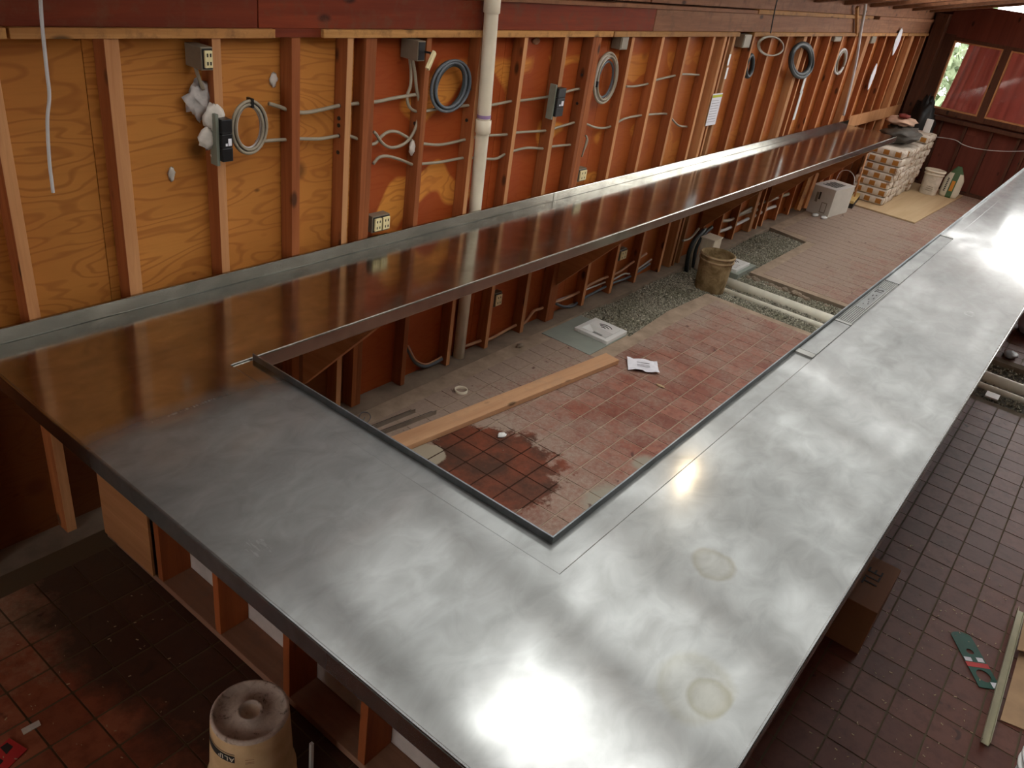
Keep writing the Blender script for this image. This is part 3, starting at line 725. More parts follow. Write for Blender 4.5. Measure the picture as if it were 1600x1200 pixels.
cable([(400, 222), (430, 219), (450, 218), (470, 217), (500, 217), (530, 212), (548, 213), (575, 224), (586, 224), (596, 213), (607, 206), (620, 206), (634, 213), (648, 222), (665, 225), (690, 226), (727, 218), (745, 214), (758, 212), (795, 210), (808, 207), (855, 204), (868, 200), (885, 195), (905, 190), (917, 194), (930, 199), (945, 200), (957, 196), (972, 187), (985, 183), (1003, 180), (1013, 179), (1042, 178), (1050, 186), (1060, 196), (1073, 198)], .045, M['cable_gray'], .009, 'longest grey cable, middle row, from nearest coil past white pipe to far bays', group=G)
cable([(644, 92), (648, 112), (651, 140), (655, 160), (653, 185), (647, 205), (636, 221), (622, 229), (608, 230), (596, 222), (588, 210), (584, 206)], .035, M['cable_gray'], .009, 'grey cable looping down left from open junction box, free end by the double post', group=G)
cable([(583, 256), (592, 246), (604, 244), (618, 247), (632, 252), (645, 257), (660, 256), (690, 253), (722, 247), (740, 247), (753, 248), (775, 248), (790, 240), (805, 235), (825, 231), (848, 232), (863, 229), (882, 227), (895, 226)], .045, M['cable_gray'], .009, 'grey cable in lowest row above wall counter, crossing behind white pipe', group=G)
cable([(978, 135), (990, 135), (1012, 131), (1025, 125), (1055, 118), (1068, 116), (1092, 117)], .045, M['cable_gray'], .009, 'short grey cable in upper row right of tall coil', group=G)
cable([(909, 245), (913, 232), (917, 216), (915, 212), (918, 220), (912, 236)], .02, M['cable_gray'], .007, 'small hooked grey cable end beside the triple post', group=G)
cable([(637, 543), (644, 558), (652, 568), (664, 572), (680, 566), (690, 560)], .045, M['cable_blue'], .016, 'thick blue-grey cable sagging low in bay left of pipe foot', group=G)
cable([(637, 540), (645, 556), (653, 565), (665, 569), (680, 563), (690, 557)], .03, M['cable_tan'], .006, 'thin tan cable sagging low beside thick blue-grey cable', group=G)
cable([(718, 543), (735, 538), (752, 532), (765, 530), (780, 522), (806, 508), (815, 506), (822, 502), (834, 486), (845, 482), (866, 472), (880, 468), (905, 456), (920, 446), (940, 436), (967, 425), (985, 412), (1010, 396)], .045, M['cable_tan'], .012, 'tan cable snaking along bottom of bays right of pipe foot', group=G)
cable([(868, 474), (880, 479), (895, 478), (903, 472), (912, 466), (940, 451), (958, 442), (975, 436), (990, 429), (1015, 412)], .045, M['cable_blue'], .012, 'blue-grey cable low in bays above white floor sink', group=G)
cable([(868, 470), (885, 464), (903, 457), (917, 452), (945, 441), (958, 437), (975, 428), (988, 426), (1018, 405)], .06, M['cable_white'], .008, 'pale thin cable low in bays above white floor sink', group=G)
for k, (q, m_, nm) in enumerate([([(1150, 337), (1160, 333), (1172, 326), (1185, 318), (1205, 312), (1232, 303)], 'cable_gray', 'grey cable bundle, higher of three behind the dirty bucket'),
                             ([(1122, 362), (1135, 358), (1152, 350), (1168, 342), (1185, 334), (1200, 326), (1212, 322)], 'cable_white', 'pale cable bundle, lower of three behind the dirty bucket'),
                             ([(1125, 345), (1140, 344), (1155, 336), (1172, 330), (1188, 326)], 'cable_gray', 'grey cable bundle, middle of three behind the dirty bucket')]):
    cable(q, .045, M[m_], .02, nm, group=G)

def coil(cx, cy, rx, ry, tilt, y, n, mats, r, label, turn=.02, tie=None):
    c = thing('cable_coil', label, 'cable coil', tuple(W(cx, cy, y)), 'cable coils hung on the stud wall')
    base = W(cx, cy, y)
    for k in range(n):
        pts = []; a, b = rx*(1-.07*k*random.uniform(.6, 1.2)), ry*(1-.05*k*random.uniform(.6, 1.2)); ph = random.uniform(-.06, .06)
        ox, oy = random.uniform(-1.5, 1.5), random.uniform(-1.5, 1.5)
        for i in range(33):
            t_ = 2*math.pi*i/32; p, q = a*math.cos(t_), b*math.sin(t_)
            u = cx+ox+p*math.cos(tilt+ph)-q*math.sin(tilt+ph); v = cy+oy+p*math.sin(tilt+ph)+q*math.cos(tilt+ph)
            pts.append(W(u, v, y+turn*((k % 3)-1)*.6+.004*math.sin(3*t_))-base)
        MB().tube(pts, r, 7, cap=False).build('loop', M[mats[k % len(mats)]], c, True)
    if tie:
        P = W(*tie, y)-base; MB().box(P-np.array([.006, .02, .02]), P+np.array([.006, .02, .02])).build('cable_tie', M['black'], c)
    return c
coil(389, 199, 27, 41, .05, -.01, 6, ['cable_gray', 'cable_blue', 'cable_white'], .0075, 'grey and white cable coil hung beside black switch box, nearest', tie=(391, 160))
coil(703, 134, 29, 41, .32, .03, 6, ['cable_blue', 'cable_black', 'cable_gray'], .009, 'oval blue-grey cable coil hung left of white pipe')
coil(947, 123, 17, 40, .22, .02, 6, ['cable_gray', 'cable_white', 'cable_blue'], .009, 'tall narrow grey and white coil hung right of triple post', tie=(931, 131))
coil(1252, 94, 17.5, 26, .1, -.02, 4, ['cable_black'], .022, 'thick black cable coil hung on far studs')
coil(1204, 71, 20, 15, .1, -.03, 2, ['cable_gray'], .008, 'thin grey wire loop hung on far studs beside black coil')
coil(1313, 97, 7, 20, .3, .02, 4, ['cable_white', 'cable_gray'], .014, 'small white cable coil, farthest along the stud wall')
coil(1170, 103, 5, 17, .2, .03, 3, ['cable_black', 'cable_blue'], .02, 'dark narrow coil hung behind stud above white notice')

# hanging wires
pts = smoothline([W(u, v, -.28) for u, v in [(62, -30), (65, 30), (73, 110), (77, 150), (74, 190), (77, 250), (81, 285), (83, 301)]])
tag(MB().tube(pts, .006, 7).build('wire', M['cable_white']), 'loose white wire dangling from ceiling at far left', 'wire')
cable([(1217, -10), (1212, 10), (1207, 35), (1204, 52)], -.05, M['cable_black'], .006, 'thin dark wire hanging from ceiling to wire loop', name='wire')
cable([(1353, -5), (1352, 12), (1349, 28), (1345, 50), (1338, 95), (1328, 140), (1318, 180)], -.03, M['cable_white'], .018, 'pale conduit running down far studs from header', name='conduit')
cable([(305, 104), (310, 120), (318, 140)], .03, M['cable_gray'], .008, 'short grey cable dropping from cream outlet box to black switch box', name='cable')
P = [np.array(E(*q, XW-.015)) for q in [(1455, 213), (1490, 218), (1505, 226), (1525, 232), (1560, 236), (1600, 236), (1640, 232)]]
tag(MB().tube(smoothline(P), .006, 6).build('wire', M['cable_white']), 'white wire sagging along dark end wall', 'wire')

# ------------------------------------------------------------------ boxes and fittings on the wall
def face_rect(x0, x1, z0, z1, y): return [(x0, y, z0), (x1, y, z0), (x1, y, z1), (x0, y, z1)]
def duplex(parent, x0, x1, z0, z1, y):
    o = MB().box((x0, y-.012, z0), (x1, y, z1)).build('outlet', M['cream'], parent, bevel=.003)
    zc = (z0+z1)/2; h = (z1-z0); w_ = x1-x0
    for s in (-1, 1):
        for dx in (-.2, .2):
            MB().box(((x0+x1)/2+dx*w_-.003, y-.0135, zc+s*h*.24-.007), ((x0+x1)/2+dx*w_+.003, y-.0119, zc+s*h*.24+.007)).build('slot', M['ink'], o)
    return o
def ebox(ul, ur, vt, vb, yf, label, kind='duplex', depth=.085, n=1):
    a = W(ul, (vt+vb)/2, yf); b = W(ur, (vt+vb)/2, yf); zt = W((ul+ur)/2, vt, yf)[2]; zb = W((ul+ur)/2, vb, yf)[2]
    x0, x1 = a[0], b[0]; t = thing('electrical_box', label, 'electrical box', (x0, yf, zb)); w_ = x1-x0; h = zt-zb
    MB().box((-.004, .002, -.006), (w_+.004, depth, h+.006)).build('box_body', M['box_metal'], t, bevel=.003)
    MB().box((.002, -.0015, 0), (w_-.002, .0015, h)).build('opening', M['black'], t)
    if kind == 'duplex':
        for k in range(n): duplex(t, w_*k/n+.006, w_*(k+1)/n-.006, .006, h-.006, -.001)
    return t
ebox(316, 332, 76, 108, -.055, 'grey metal box with cream duplex outlet at top of pale stud', depth=.12)
t = ebox(654, 664, 66, 94, -.05, 'grey open junction box with outlet dangling out, left of white pipe', 'open', depth=.13)
a = W(672, 94, -.09)-np.array(t.location); o = MB().box((-.02, -.015, -.05), (.02, .005, .05), M=Matrix.Translation(a) @ Matrix.Rotation(.5, 4, 'Y') @ Matrix.Rotation(.5, 4, 'Z')).build('dangling_outlet', M['cream'], t, bevel=.004)
a2 = W(658, 80, -.03)-np.array(t.location)
MB().tube(smoothline([a2, a2+np.array([.02, -.05, .0]), a+np.array([0, -.0, .03])]), .006, 6).build('lead', M['black'], t, True)
ebox(583, 608, 338, 360, -.0, 'grey double box with two cream outlets just above wall counter', depth=.06, n=2)
ebox(904, 915, 265, 282, .02, 'grey box with single outlet just above wall counter by triple post', depth=.06)
ebox(773, 783, 459, 477, .03, 'small outlet box below wall counter right of pipe', depth=.05)
ebox(968, 978, 391, 405, .03, 'small outlet box below wall counter above floor sink', depth=.05)
for (ul, ur, vt, vb), lb in [((968, 984, 56, 78), 'blank grey metal box at stud top right of tall coil'), ((1159, 1176, 54, 75), 'blank grey metal box high on far wall above notice'), ((1303, 1316, 57, 65), 'blank grey metal box high on far wall beside pale conduit'), ((1360, 1371, 56, 68), 'farthest blank grey metal box at top of stud wall')]:
    a = W(ul, vb, .0); b = W(ur, vt, .0)
    t = thing('electrical_box', lb, 'electrical box', (a[0], 0, a[2])); MB().box((0, 0, 0), (b[0]-a[0], .08, b[2]-a[2])).build('box_body', M['box_metal'], t, bevel=.004)
    MB().box((.01, -.004, .01), (b[0]-a[0]-.01, 0, b[2]-a[2]-.01)).build('cover_plate', M['box_metal'], t, bevel=.002)
def swbox(q, label):
    (ul, vt), (ur, vb) = q; y = -.05
    a = W(ul, vt, y); b = W(ur, vb, y); xl, xr = min(a[0], W(ul, vb, y)[0]), b[0]
    xc0 = W((ul+ur)/2, (vt+vb)/2, y)[0]; w_ = (W(ur, (vt+vb)/2, y)[0]-W(ul, (vt+vb)/2, y)[0])*.8; z1, z0 = a[2], b[2]; zm = z0+(z1-z0)*.5
    t = thing('switch_box', label, 'switch box', (xc0, y, z0)); h = z1-z0
    for k, (p, q_) in enumerate([(0, .33), (.34, .66), (.67, 1)]):
        MB().box((-w_/2, -.02, h*p), (w_/2, .03, h*q_)).build('housing', M['black'], t, bevel=.004)
    MB().box((-w_/2-.016, .0, -.02), (-w_/2-.001, .05, h+.02)).build('side_bracket', plain('green gray bracket', srgb(120, 124, 110), .6), t)
    MB().box((w_*.05, -.0215, h*.38), (w_*.35, -.0205, h*.55)).build('sticker', M['paper'], t)
    MB().box((-w_*.2, -.0215, h*.38), (-w_*.02, -.0205, h*.44)).build('sticker', M['paper'], t)
swbox([(341, 186), (362, 250)], 'tall black plastic switch box on pale stud beside nearest coil')
swbox([(866, 138), (880, 180)], 'black plastic switch box on pale stud between pipe and triple post')
def blob(name, c, r, sq, label, cat, mat, n=9, seg=12, rough=.35):
    mb = MB(); k = len(mb.v)
    for j in range(n+1):
        th = math.pi*j/n
        for i in range(seg):
            ph = 2*math.pi*i/seg; f = 1+rough*(math.sin(3*ph+j)+math.sin(5*ph-2*j))*.35+random.uniform(-rough, rough)*.35
            mb.v.append((r[0]*math.sin(th)*math.cos(ph)*f, r[1]*math.sin(th)*math.sin(ph)*f, r[2]*math.cos(th)*f))
    for j in range(n):
        for i in range(seg):
            i2 = (i+1) % seg; mb.f.append((j*seg+i, j*seg+i2, (j+1)*seg+i2, (j+1)*seg+i)); mb.m.append(0)
    o = mb.build(name, mat, None, True); o.location = c
    return tag(o, label, cat)
M['fluff'] = plain('insulation fluff', srgb(190, 182, 176), .95, 0, .2, 25)
blob('insulation_tuft', W(311, 157, .05), (.055, .02, .07), 0, 'white insulation tuft stuck left of black switch box', 'insulation', M['fluff'], rough=.6)
blob('plaster_lump', W(334, 184, -.01), (.05, .02, .055), 0, 'white plaster lump above black switch box on pale stud', 'plaster', M['mortar'])
blob('plaster_lump', W(325, 216, -.01), (.045, .015, .045), 0, 'white plaster lump left of black switch box, lower', 'plaster', M['mortar'])
blob('plaster_lump', W(340, 243, -.005), (.03, .01, .03), 0, 'small white plaster lump below black switch box', 'plaster', M['mortar'])
blob('plaster_dab', W(268, 272, .085), (.016, .008, .03), 0, 'small white dab on golden plywood below insulation tuft', 'plaster', M['mortar'])
blob('plaster_dab', W(427, 125, .085), (.022, .01, .03), 0, 'small white dab on golden plywood above nearest coil', 'plaster', M['mortar'])
blob('plaster_dab', W(644, 231, .03), (.02, .015, .04), 0, 'white dab on stud side below looped cable', 'plaster', M['mortar'])
blob('plaster_dab', W(838, 64, .085), (.04, .008, .02), 0, 'pale smear on plywood right of white pipe', 'plaster', plain('pale smear', srgb(150, 110, 80), .9))
# notice on the wall
a = W(1121, 146, -.012)
nt = thing('paper_notice', 'white paper notice with yellow-green heading hung on stud post', 'notice', tuple(a))
MB().box((-.095, -.003, -.29), (.115, .0, .0)).build('sheet', M['paper'], nt)
MB().box((-.095, -.0042, -.035), (.115, -.0031, -.012)).build('heading', plain('yellow green', srgb(196, 196, 60), .8), nt)
for k in range(9): MB().box((-.08, -.0038, -.065-k*.024), (.06+.03*random.random(), -.0031, -.061-k*.024)).build('text_line', plain('gray ink', srgb(150, 146, 150), .8), nt)
for (u, v, u2, v2), lb in [((1137, 85, 1141, 102), 'upper of two white tape strips on stud above notice'), ((1133, 106, 1137, 123), 'lower of two white tape strips on stud above notice')]:
    a = W(u, v, -.004); b = W(u2, v2, -.004); xm = W((u+u2)/2, (v+v2)/2, -.004)[0]
    tag(MB().box((xm-.018, -.006, b[2]), (xm+.018, -.003, a[2])).build('tape_strip', M['white']), lb, 'tape')
for (u, v), (rx, rz), lb in [((1402, 65), (.12, .17), 'curled white paper flap hung high on far studs'), ((1363, 120), (.09, .16), 'curled white paper flap hung lower on far studs')]:
    o = blob('paper_flap', W(u, v, -.02), (rx, .01, rz), 0, lb, 'paper', M['paper'], rough=.2)
for (u, v, w_, h_), lb in [((1257, 125, .03, .14), 'white torn plaster streak on far stud, upper'), ((1246, 165, .03, .16), 'white torn plaster streak on far stud, lower')]:
    a = W(u, v, -.004); tag(MB().box((a[0]-w_, -.01, a[2]-h_), (a[0]+w_, -.002, a[2]+h_)).build('plaster_streak', M['white']), lb, 'plaster')
o = MB().box((-.2, -.03, -.02), (.2, 0, .02)).build('wood_offcut', M['plate_pale'], loc=W(1337, 31, -.01)); o.rotation_euler = (0, .75, 0)
tag(o, 'short diagonal wood offcut nailed on header by conduit', 'wood offcut')

# ------------------------------------------------------------------ floor sinks
def sink(x0, x1, y0, y1, z, label):
    t = thing('floor_sink', label, 'floor sink', ((x0+x1)/2, (y0+y1)/2, z)); w_, h_ = (x1-x0)/2, (y1-y0)/2
    fr = MB(); i = .72
    fr.box((-w_, -h_, -.03), (w_, -h_*i, 0)).box((-w_, h_*i, -.03), (w_, h_, 0)).box((-w_, -h_*i, -.03), (-w_*i, h_*i, 0)).box((w_*i, -h_*i, -.03), (w_, h_*i, 0))
    fr.build('rim', M['white'], t, bevel=.004)
    # half open basin (wall side), half slotted grate
    mb = MB(); s = .28
    A = [(-w_*i, -h_*i), (0, -h_*i), (0, h_*i), (-w_*i, h_*i)]; B = [(-w_*.5, -h_*s), (-w_*.2, -h_*s), (-w_*.2, h_*s), (-w_*.5, h_*s)]
    for k in range(4):
        j = (k+1) % 4; mb.quad([(*A[k], 0), (*A[j], 0), (*B[j], -.028), (*B[k], -.028)])
    mb.quad([(*b, -.028) for b in B]); mb.build('basin', M['white'], t)
    gr = MB().box((0, -h_*i, -.02), (w_*i, h_*i, .001)).build('grate', M['white'], t)
    for k in range(3):
        pts = []
        for q in range(9):
            a = math.radians(-45+90*q/8); r = .03+.028*k; pts.append((w_*.06+r*math.cos(a), r*math.sin(a), .0018))
        MB().tube(pts, .0038, 5).build('slot', M['ink'], gr)
    return t
tag(MB().box((.97, -.575, -.05), (1.535, -.11, .004)).build('cement_pad', M['cement_pad']), 'smooth grey cement pad around nearer white floor sink', 'cement pad')
o = sink(1.235, 1.555, -.565, -.245, .032, 'square white floor sink with half grate on cement pad, nearer')
tag(MB().box((3.82, -.56, -.12), (4.3, -.2, .002)).build('cement_pad', M['cement_pad']), 'small grey cement pad under farther floor sink in gravel', 'cement pad')
sink(3.86, 4.22, -.515, -.22, .03, 'square white floor sink with half grate behind dirty bucket, farther')

# ------------------------------------------------------------------ loose things on the floor inside
a, b = F(608, 685, .04), F(965, 562, .04)
d = np.array([1.02+1.06, -.80+.56]); L = np.linalg.norm(d); an = math.atan2(d[1], d[0])
o = MB().box((-L/2-.25, -.066, 0), (L/2, .066, .038)).build('lumber_board', M['lumber'], bevel=.003)
o.location = ((-1.04+1.03)/2, (-.505-.74)/2, .003); o.rotation_euler = (0, 0, math.atan2(-.235, 2.07))
tag(o, 'long new pale lumber board lying on tile floor inside the bar', 'board')
for k, (p, q, lb) in enumerate([((585, 667), (645, 643), 'shorter rusty angle iron lying left of lumber board'), ((597, 676), (678, 645), 'longer rusty angle iron beside lumber board')]):
    A, B = F(*p), F(*q); A = A-(B-A)*.3; c = (A+B)/2; L = np.linalg.norm(B-A); an = math.atan2(*(B-A)[[1, 0]])
    t = thing('angle_iron', lb, 'angle iron', (c[0], c[1], .002)); t.rotation_euler = (0, 0, an)
    MB().box((-L/2, -.018, 0), (L/2, .018, .004)).build('flange', plain('rusty steel', srgb(74, 60, 46), .6, .5), t)
    MB().box((-L/2, -.0225, 0), (L/2, -.0185, .03)).build('web', plain('worn steel', srgb(150, 138, 124), .5, .5), t)
c = F(720, 612); mb = MB().lathe([(.038, 0), (.038, .02), (.046, .02), (.046, 0)], (c[0], c[1], .001), 28)
tag(mb.build('pipe_stub', M['pvc'], smooth=True), 'white pipe stub ring set in dusty floor behind board', 'pipe stub')
pp = thing('crumpled_paper', 'crumpled white instruction sheet on tile floor right of board end', 'paper', tuple(F(1004, 573, .004)))
mb = MB(); n = 9
ang = math.atan2(-.138, .095)
for i in range(n+1):
    for j in range(n+1):
        x, y = (i/n-.5)*.24, (j/n-.5)*.2
        z = .004+.018*abs(math.sin(5*i/n+2*j/n))*abs(math.cos(4*j/n))+.006*random.random()
        mb.v.append((x*math.cos(ang)-y*math.sin(ang), x*math.sin(ang)+y*math.cos(ang), z))
for i in range(n):
    for j in range(n):
        k = i*(n+1)+j; mb.f.append((k, k+n+1, k+n+2, k+1)); mb.m.append(0)
mb.build('sheet', M['paper'], pp)
for k, s_ in enumerate((-.04, -.02, .02)):
    mb = MB().box((-.05, s_-.003, .024), (.05, s_+.003, .0245), M=Matrix.Rotation(ang, 4, 'Z')); mb.build('printed_line', M['ink'], pp)
blob('white_chunk', F(784, 680, .006), (.035, .025, .012), 0, 'small white chunk on edge of damp patch', 'debris', M['white'], rough=.3)
blob('wood_chip', F(1032, 603, .006), (.012, .035, .009), 0, 'small pale wood chip on tiles below crumpled paper', 'debris', M['ply_new'], rough=.3)
blob('mortar_crumb', F(812, 540, .01), (.03, .02, .016), 0, 'mortar crumb at foot of stud near pipe', 'debris', M['concrete'], rough=.5)
mb = MB(); P = [F(u, v, .01) for u, v in [(560, 655), (565, 645), (575, 645), (579, 652), (574, 660), (566, 662), (570, 652)]]
tag(MB().tube(smoothline(P), .0025, 6).build('wire', M['cable_blue']), 'small curl of thin wire on floor left of angle irons', 'wire')

# ------------------------------------------------------------------ buckets
def bucket(x, y, z, rt, rb, h, label, body, rim_m, inv=False, mud=None, scale=1):
    t = thing('bucket', label, 'bucket', (x, y, z))
    prof = [(rb*.02, .004), (rb, 0), (rb+.003, .006)]+[(rb+(rt-rb)*k, h*k) for k in (.1, .3, .5, .7, .86)]
    M3 = None
    if inv:
        prof = [(rt+.008, 0), (rt+.008, .012), (rt, .014), (rt-.002, .05), (rt+.006, .052), (rt+.006, .06), (rt-.003, .062)]+[(rt-(rt-rb)*k, h*k) for k in (.3, .5, .7, .9)]+[(rb, h-.006), (rb-.005, h), (rb-.012, h), (rb-.018, h-.008), (rb*.36, h-.008), (rb*.33, h-.001), (rb*.27, h-.001), (rb*.24, h-.014), (.001, h-.014)]
        MB().lathe(prof, (0, 0, 0), 40).build('body', body, t, True); return t
    MB().lathe(prof+[(rt, h), (rt-.006, h), (rt-.01, h-.03), (rb-.004, .02), (.001, .015)], (0, 0, 0), 40).build('body', body, t, True)
    MB().lathe([(rt, h-.005), (rt+.009, h-.006), (rt+.009, h-.02), (rt+.001, h-.022)], (0, 0, 0), 40).build('rim', rim_m, t, True)
    MB().lathe([(rt-.004, h-.05), (rt+.006, h-.052), (rt+.006, h-.066), (rt-.005, h-.068)], (0, 0, 0), 40).build('rib', rim_m, t, True)
    return t
def dirty(name, c1, c2, thr=(.4, .62), sc=9):
    t = NT(name); f = t.noise(t.coord('Object'), sc, 7, .65, .6); return t.set(t.ramp(f, [(thr[0], c1), (thr[1], c2)]), .8, 0, .3)
M['mud'] = dirty('muddy plastic', srgb(122, 100, 66), srgb(170, 146, 108))
M['mudrim'] = dirty('muddy rim', srgb(150, 124, 92), srgb(184, 158, 122))
bk = bucket(3.27, -.50, -.045, .165, .145, .38, 'mud-caked bucket with open top standing on gravel by trench', M['mud'], M['mudrim'])
mb = MB().tube([(.168*math.cos(a), .168*math.sin(a), .335-.05*math.sin((a+1.9)*1.0)) for a in np.linspace(-1.9, 1.24, 14)], .003, 6); mb.build('handle', M['box_metal'], bk, True)
def inv_mat():
    t = NT('plaster covered bucket'); g = t.n('ShaderNodeTexCoord'); sx = t.n('ShaderNodeSeparateXYZ'); t.l(g.outputs['Object'], sx.inputs[0])
    top = t.step(sx.outputs[2], .352, .358)
    f = t.noise(t.coord('Object'), 26, 6, .7, .5); f2 = t.noise(t.coord('Object'), 9, 4, .6)
    a = t.ramp(f2, [(.35, srgb(196, 160, 116)), (.7, srgb(216, 182, 138))])
    b = t.ramp(f, [(.30, srgb(70, 58, 48)), (.42, srgb(186, 166, 150)), (.7, srgb(214, 196, 180))])
    t.bump(f, .3, .004)
    return t.set(t.mix(top, a, b), .75, 0, .3)
ib = bucket(-2.905, -1.655, 0, .148, .129, .37, 'upturned cream bucket with plaster-crusted base beside the bar', inv_mat(), M['pvc'], inv=True)
# printed band on the upturned bucket, text upside down
def cyl_text(s, parent, r_at, z, h, ang0, mat, flip):
    w_ = 0
    for ch in s:
        if ch == ' ': w_ += h*.4; continue
        w_ += h*.78
    a = ang0
    for ch in s:
        if ch == ' ': a += h*.4/r_at(z); continue
        r = r_at(z)+.0012
        cu = bpy.data.curves.new('letter', 'FONT'); cu.body = ch; cu.size = h*1.25; cu.align_x = 'CENTER'; cu.align_y = 'CENTER'; cu.extrude = .0004; cu.materials.append(mat)
        o = bpy.data.objects.new('letter', cu); C.objects.link(o)
        nx, ny = math.cos(a), math.sin(a)
        Z = Vector((nx, ny, 0)); Yv = Vector((0, 0, -1 if flip else 1)); Xv = Yv.cross(Z)
        o.matrix_basis = Matrix.Translation((nx*r, ny*r, z)) @ Matrix((Xv, Yv, Z)).transposed().to_4x4()
        to_mesh(o, parent)
        a += (-1 if flip else 1)*h*.78/r_at(z)
rr = lambda z: .148-(.148-.129)*z/.37
va = math.atan2(CAM[1]+1.655, CAM[0]+2.905)
band = MB()
nb = 20; a0, a1 = va-1.5, va-.42
for z0, z1, nm, m_ in [(.268, .300, 'label_band', M['ink']), (.306, .309, 'label_line', M['ink'])]:
    band = MB()
    for i in range(nb+1):
        a = a0+(a1-a0)*i/nb
        for z in (z0, z1): band.v.append(((rr(z)+.0006)*math.cos(a), (rr(z)+.0006)*math.sin(a), z))
    for i in range(nb): band.f.append((2*i, 2*i+2, 2*i+3, 2*i+1)); band.m.append(0)
    band.build(nm, m_, ib)
cyl_text('ALL P', ib, rr, .284, .024, va-.5, M['pvc'], True)
for k in range(4):
    z = .285-k*.006; a0_, a1_ = va-.16, va+.05; bnd = MB()
    for i in range(7):
        a = a0_+(a1_-a0_)*i/6
        for zz in (z, z+.0025): bnd.v.append(((rr(zz)+.0006)*math.cos(a), (rr(zz)+.0006)*math.sin(a), zz))
    for i in range(6): bnd.f.append((2*i, 2*i+2, 2*i+3, 2*i+1)); bnd.m.append(0)
    if k != 1: bnd.build('fine_print', plain('brown ink', srgb(150, 108, 74), .8), ib)
c = F(485, 1190, .0); tag(MB().box((-.006, -.006, 0), (.006, .006, .16)).build('stake', M['white'], loc=F(486, 1205, 0)), 'thin white stake upright by upturned bucket', 'stake')
fb = bucket(10.36, -.925, .02, .145, .125, .37, 'clean white pail with lid on plywood sheet by end wall', dirty('white pail', srgb(196, 186, 168), srgb(222, 212, 196)), M['pvc'])
MB().lathe([(.158, .358), (.158, .376), (.13, .378), (.125, .372), (.001, .372)], (0, 0, 0), 36).build('lid', M['pvc'], fb, True)
for z in (.07, .1, .13):
    MB().box((-.138, -.08, z), (-.1355, .02, z+.006)).build('fine_print', M['box_metal'], fb)
# jug and dark tubes behind the muddy bucket
jg = thing('plastic_jug', 'cream square plastic container standing behind dirty bucket', 'container', (3.77, -.20, -.05))
MB().box((-.1, -.075, 0), (.1, .075, .36)).build('body', M['pvc'], jg, bevel=.015)
for k in (-.05, 0, .05): MB().box((-.1025, k-.006, .03), (-.1, k+.006, .33)).build('rib', M['pvc'], jg)
MB().box((-.104, -.079, .345), (.104, .079, .362)).build('lip', M['pvc'], jg, bevel=.004)
for k, (pts, r, m_, lb) in enumerate([([(1072, 440), (1073, 415), (1078, 390), (1088, 372), (1100, 360)], .022, 'cable_black', 'black hose standing against wall beside dirty bucket, leftmost'),
      ([(1077, 438), (1079, 410), (1083, 388), (1093, 368), (1103, 357)], .014, 'cable_gray', 'grey flexible conduit curving up beside dirty bucket'),
      ([(1083, 432), (1084, 405), (1090, 382), (1100, 366), (1112, 355)], .02, 'cable_black', 'black hose standing against wall beside dirty bucket, rightmost'),
      ([(1067, 376), (1075, 374), (1082, 369), (1092, 357)], .012, 'cable_gray', 'short grey elbow conduit against wall above black hoses')]):
    P = smoothline([W(u, v, -.11) for u, v in pts]); tag(MB().tube(P, r, 9).build('hose', M[m_], None, True), lb, 'hose')

# ------------------------------------------------------------------ far end: carton, broom, sheet, bags, sacks
wb = thing('white_carton', 'white carton with printed panel on its side, standing near the wall', 'carton', (7.42, -.27, 0)); wb.rotation_euler = (0, 0, -.12)
MB().box((-.3, -.16, 0), (.3, .16, .37)).build('body', plain('white card', srgb(196, 190, 178), .8, 0, .05), wb, bevel=.006)
MB().box((-.3, -.165, .371), (.3, .165, .376)).build('flap', M['white'], wb)
for k in range(6): MB().box((-.17+k*.055, -.1, .3765), (-.14+k*.055, .1-.02*(k % 2), .378)).build('printed_bar', M['ink'], wb)
MB().box((-.3015, .02, .2), (-.3003, .045, .3)).build('printed_mark', M['ink'], wb)
MB().box((-.3015, .05, .16), (-.3003, .085, .29)).build('printed_mark', M['box_metal'], wb)
for q in [(-.1, -.02, .04, .05), (-.1, -.02, .17, .18), (-.1, -.09, .04, .18), (-.03, -.02, .04, .18)]:
    MB().box((-.3015, min(q[0], q[1]), q[2]), (-.3003, max(q[0], q[1]), q[3])).build('printed_frame', M['box_metal'], wb)
mb = MB().tube(smoothline([(.28, .12, .37), (.3, .1, .5), (.31, 0, .54), (.31, -.1, .48), (.3, -.14, .35)]), .006, 6); mb.build('strap', M['cable_white'], wb, True)
for k, (u, v) in enumerate([(1274, 336), (1287, 340)]):
    blob('white_scrap', F(u, v, .012), (.07, .04, .02), 0, ['left', 'right'][k]+' white scrap on floor before white carton', 'debris', M['white'], rough=.3)
br = thing('push_broom', 'push broom with thin upright handle standing before bag stack', 'broom', (8.3, -.36, 0))
A, B = np.array([7.95, -.40]), np.array([8.62, -.30]); an = math.atan2(B[1]-A[1], B[0]-A[0])
Mt = Matrix.Rotation(an, 4, 'Z')
MB().box((-.33, -.04, .07), (.33, .04, .11), M=Mt).build('head', M['brass'], br, bevel=.006)
MB().box((-.32, -.045, .0), (.32, .045, .07), M=Mt).build('bristles', M['bristle'], br)
MB().tube([(-.02, 0, .1), (-.01, .03, .72)], .012, 8).build('handle', M['lumber'], br, True)
S = [(8.22, -.12), (8.20, -1.27), (11.0, -1.36), (11.0, -.12)]
o = MB().prism([(8.22, -.45), (8.19, -1.27), (10.95, -1.36), (10.95, -.12), (8.22, -.12)], .003, .02).build('plywood_sheet', M['ply_new'])
tag(o, 'pale plywood sheet lying on floor under bag stack', 'plywood sheet')
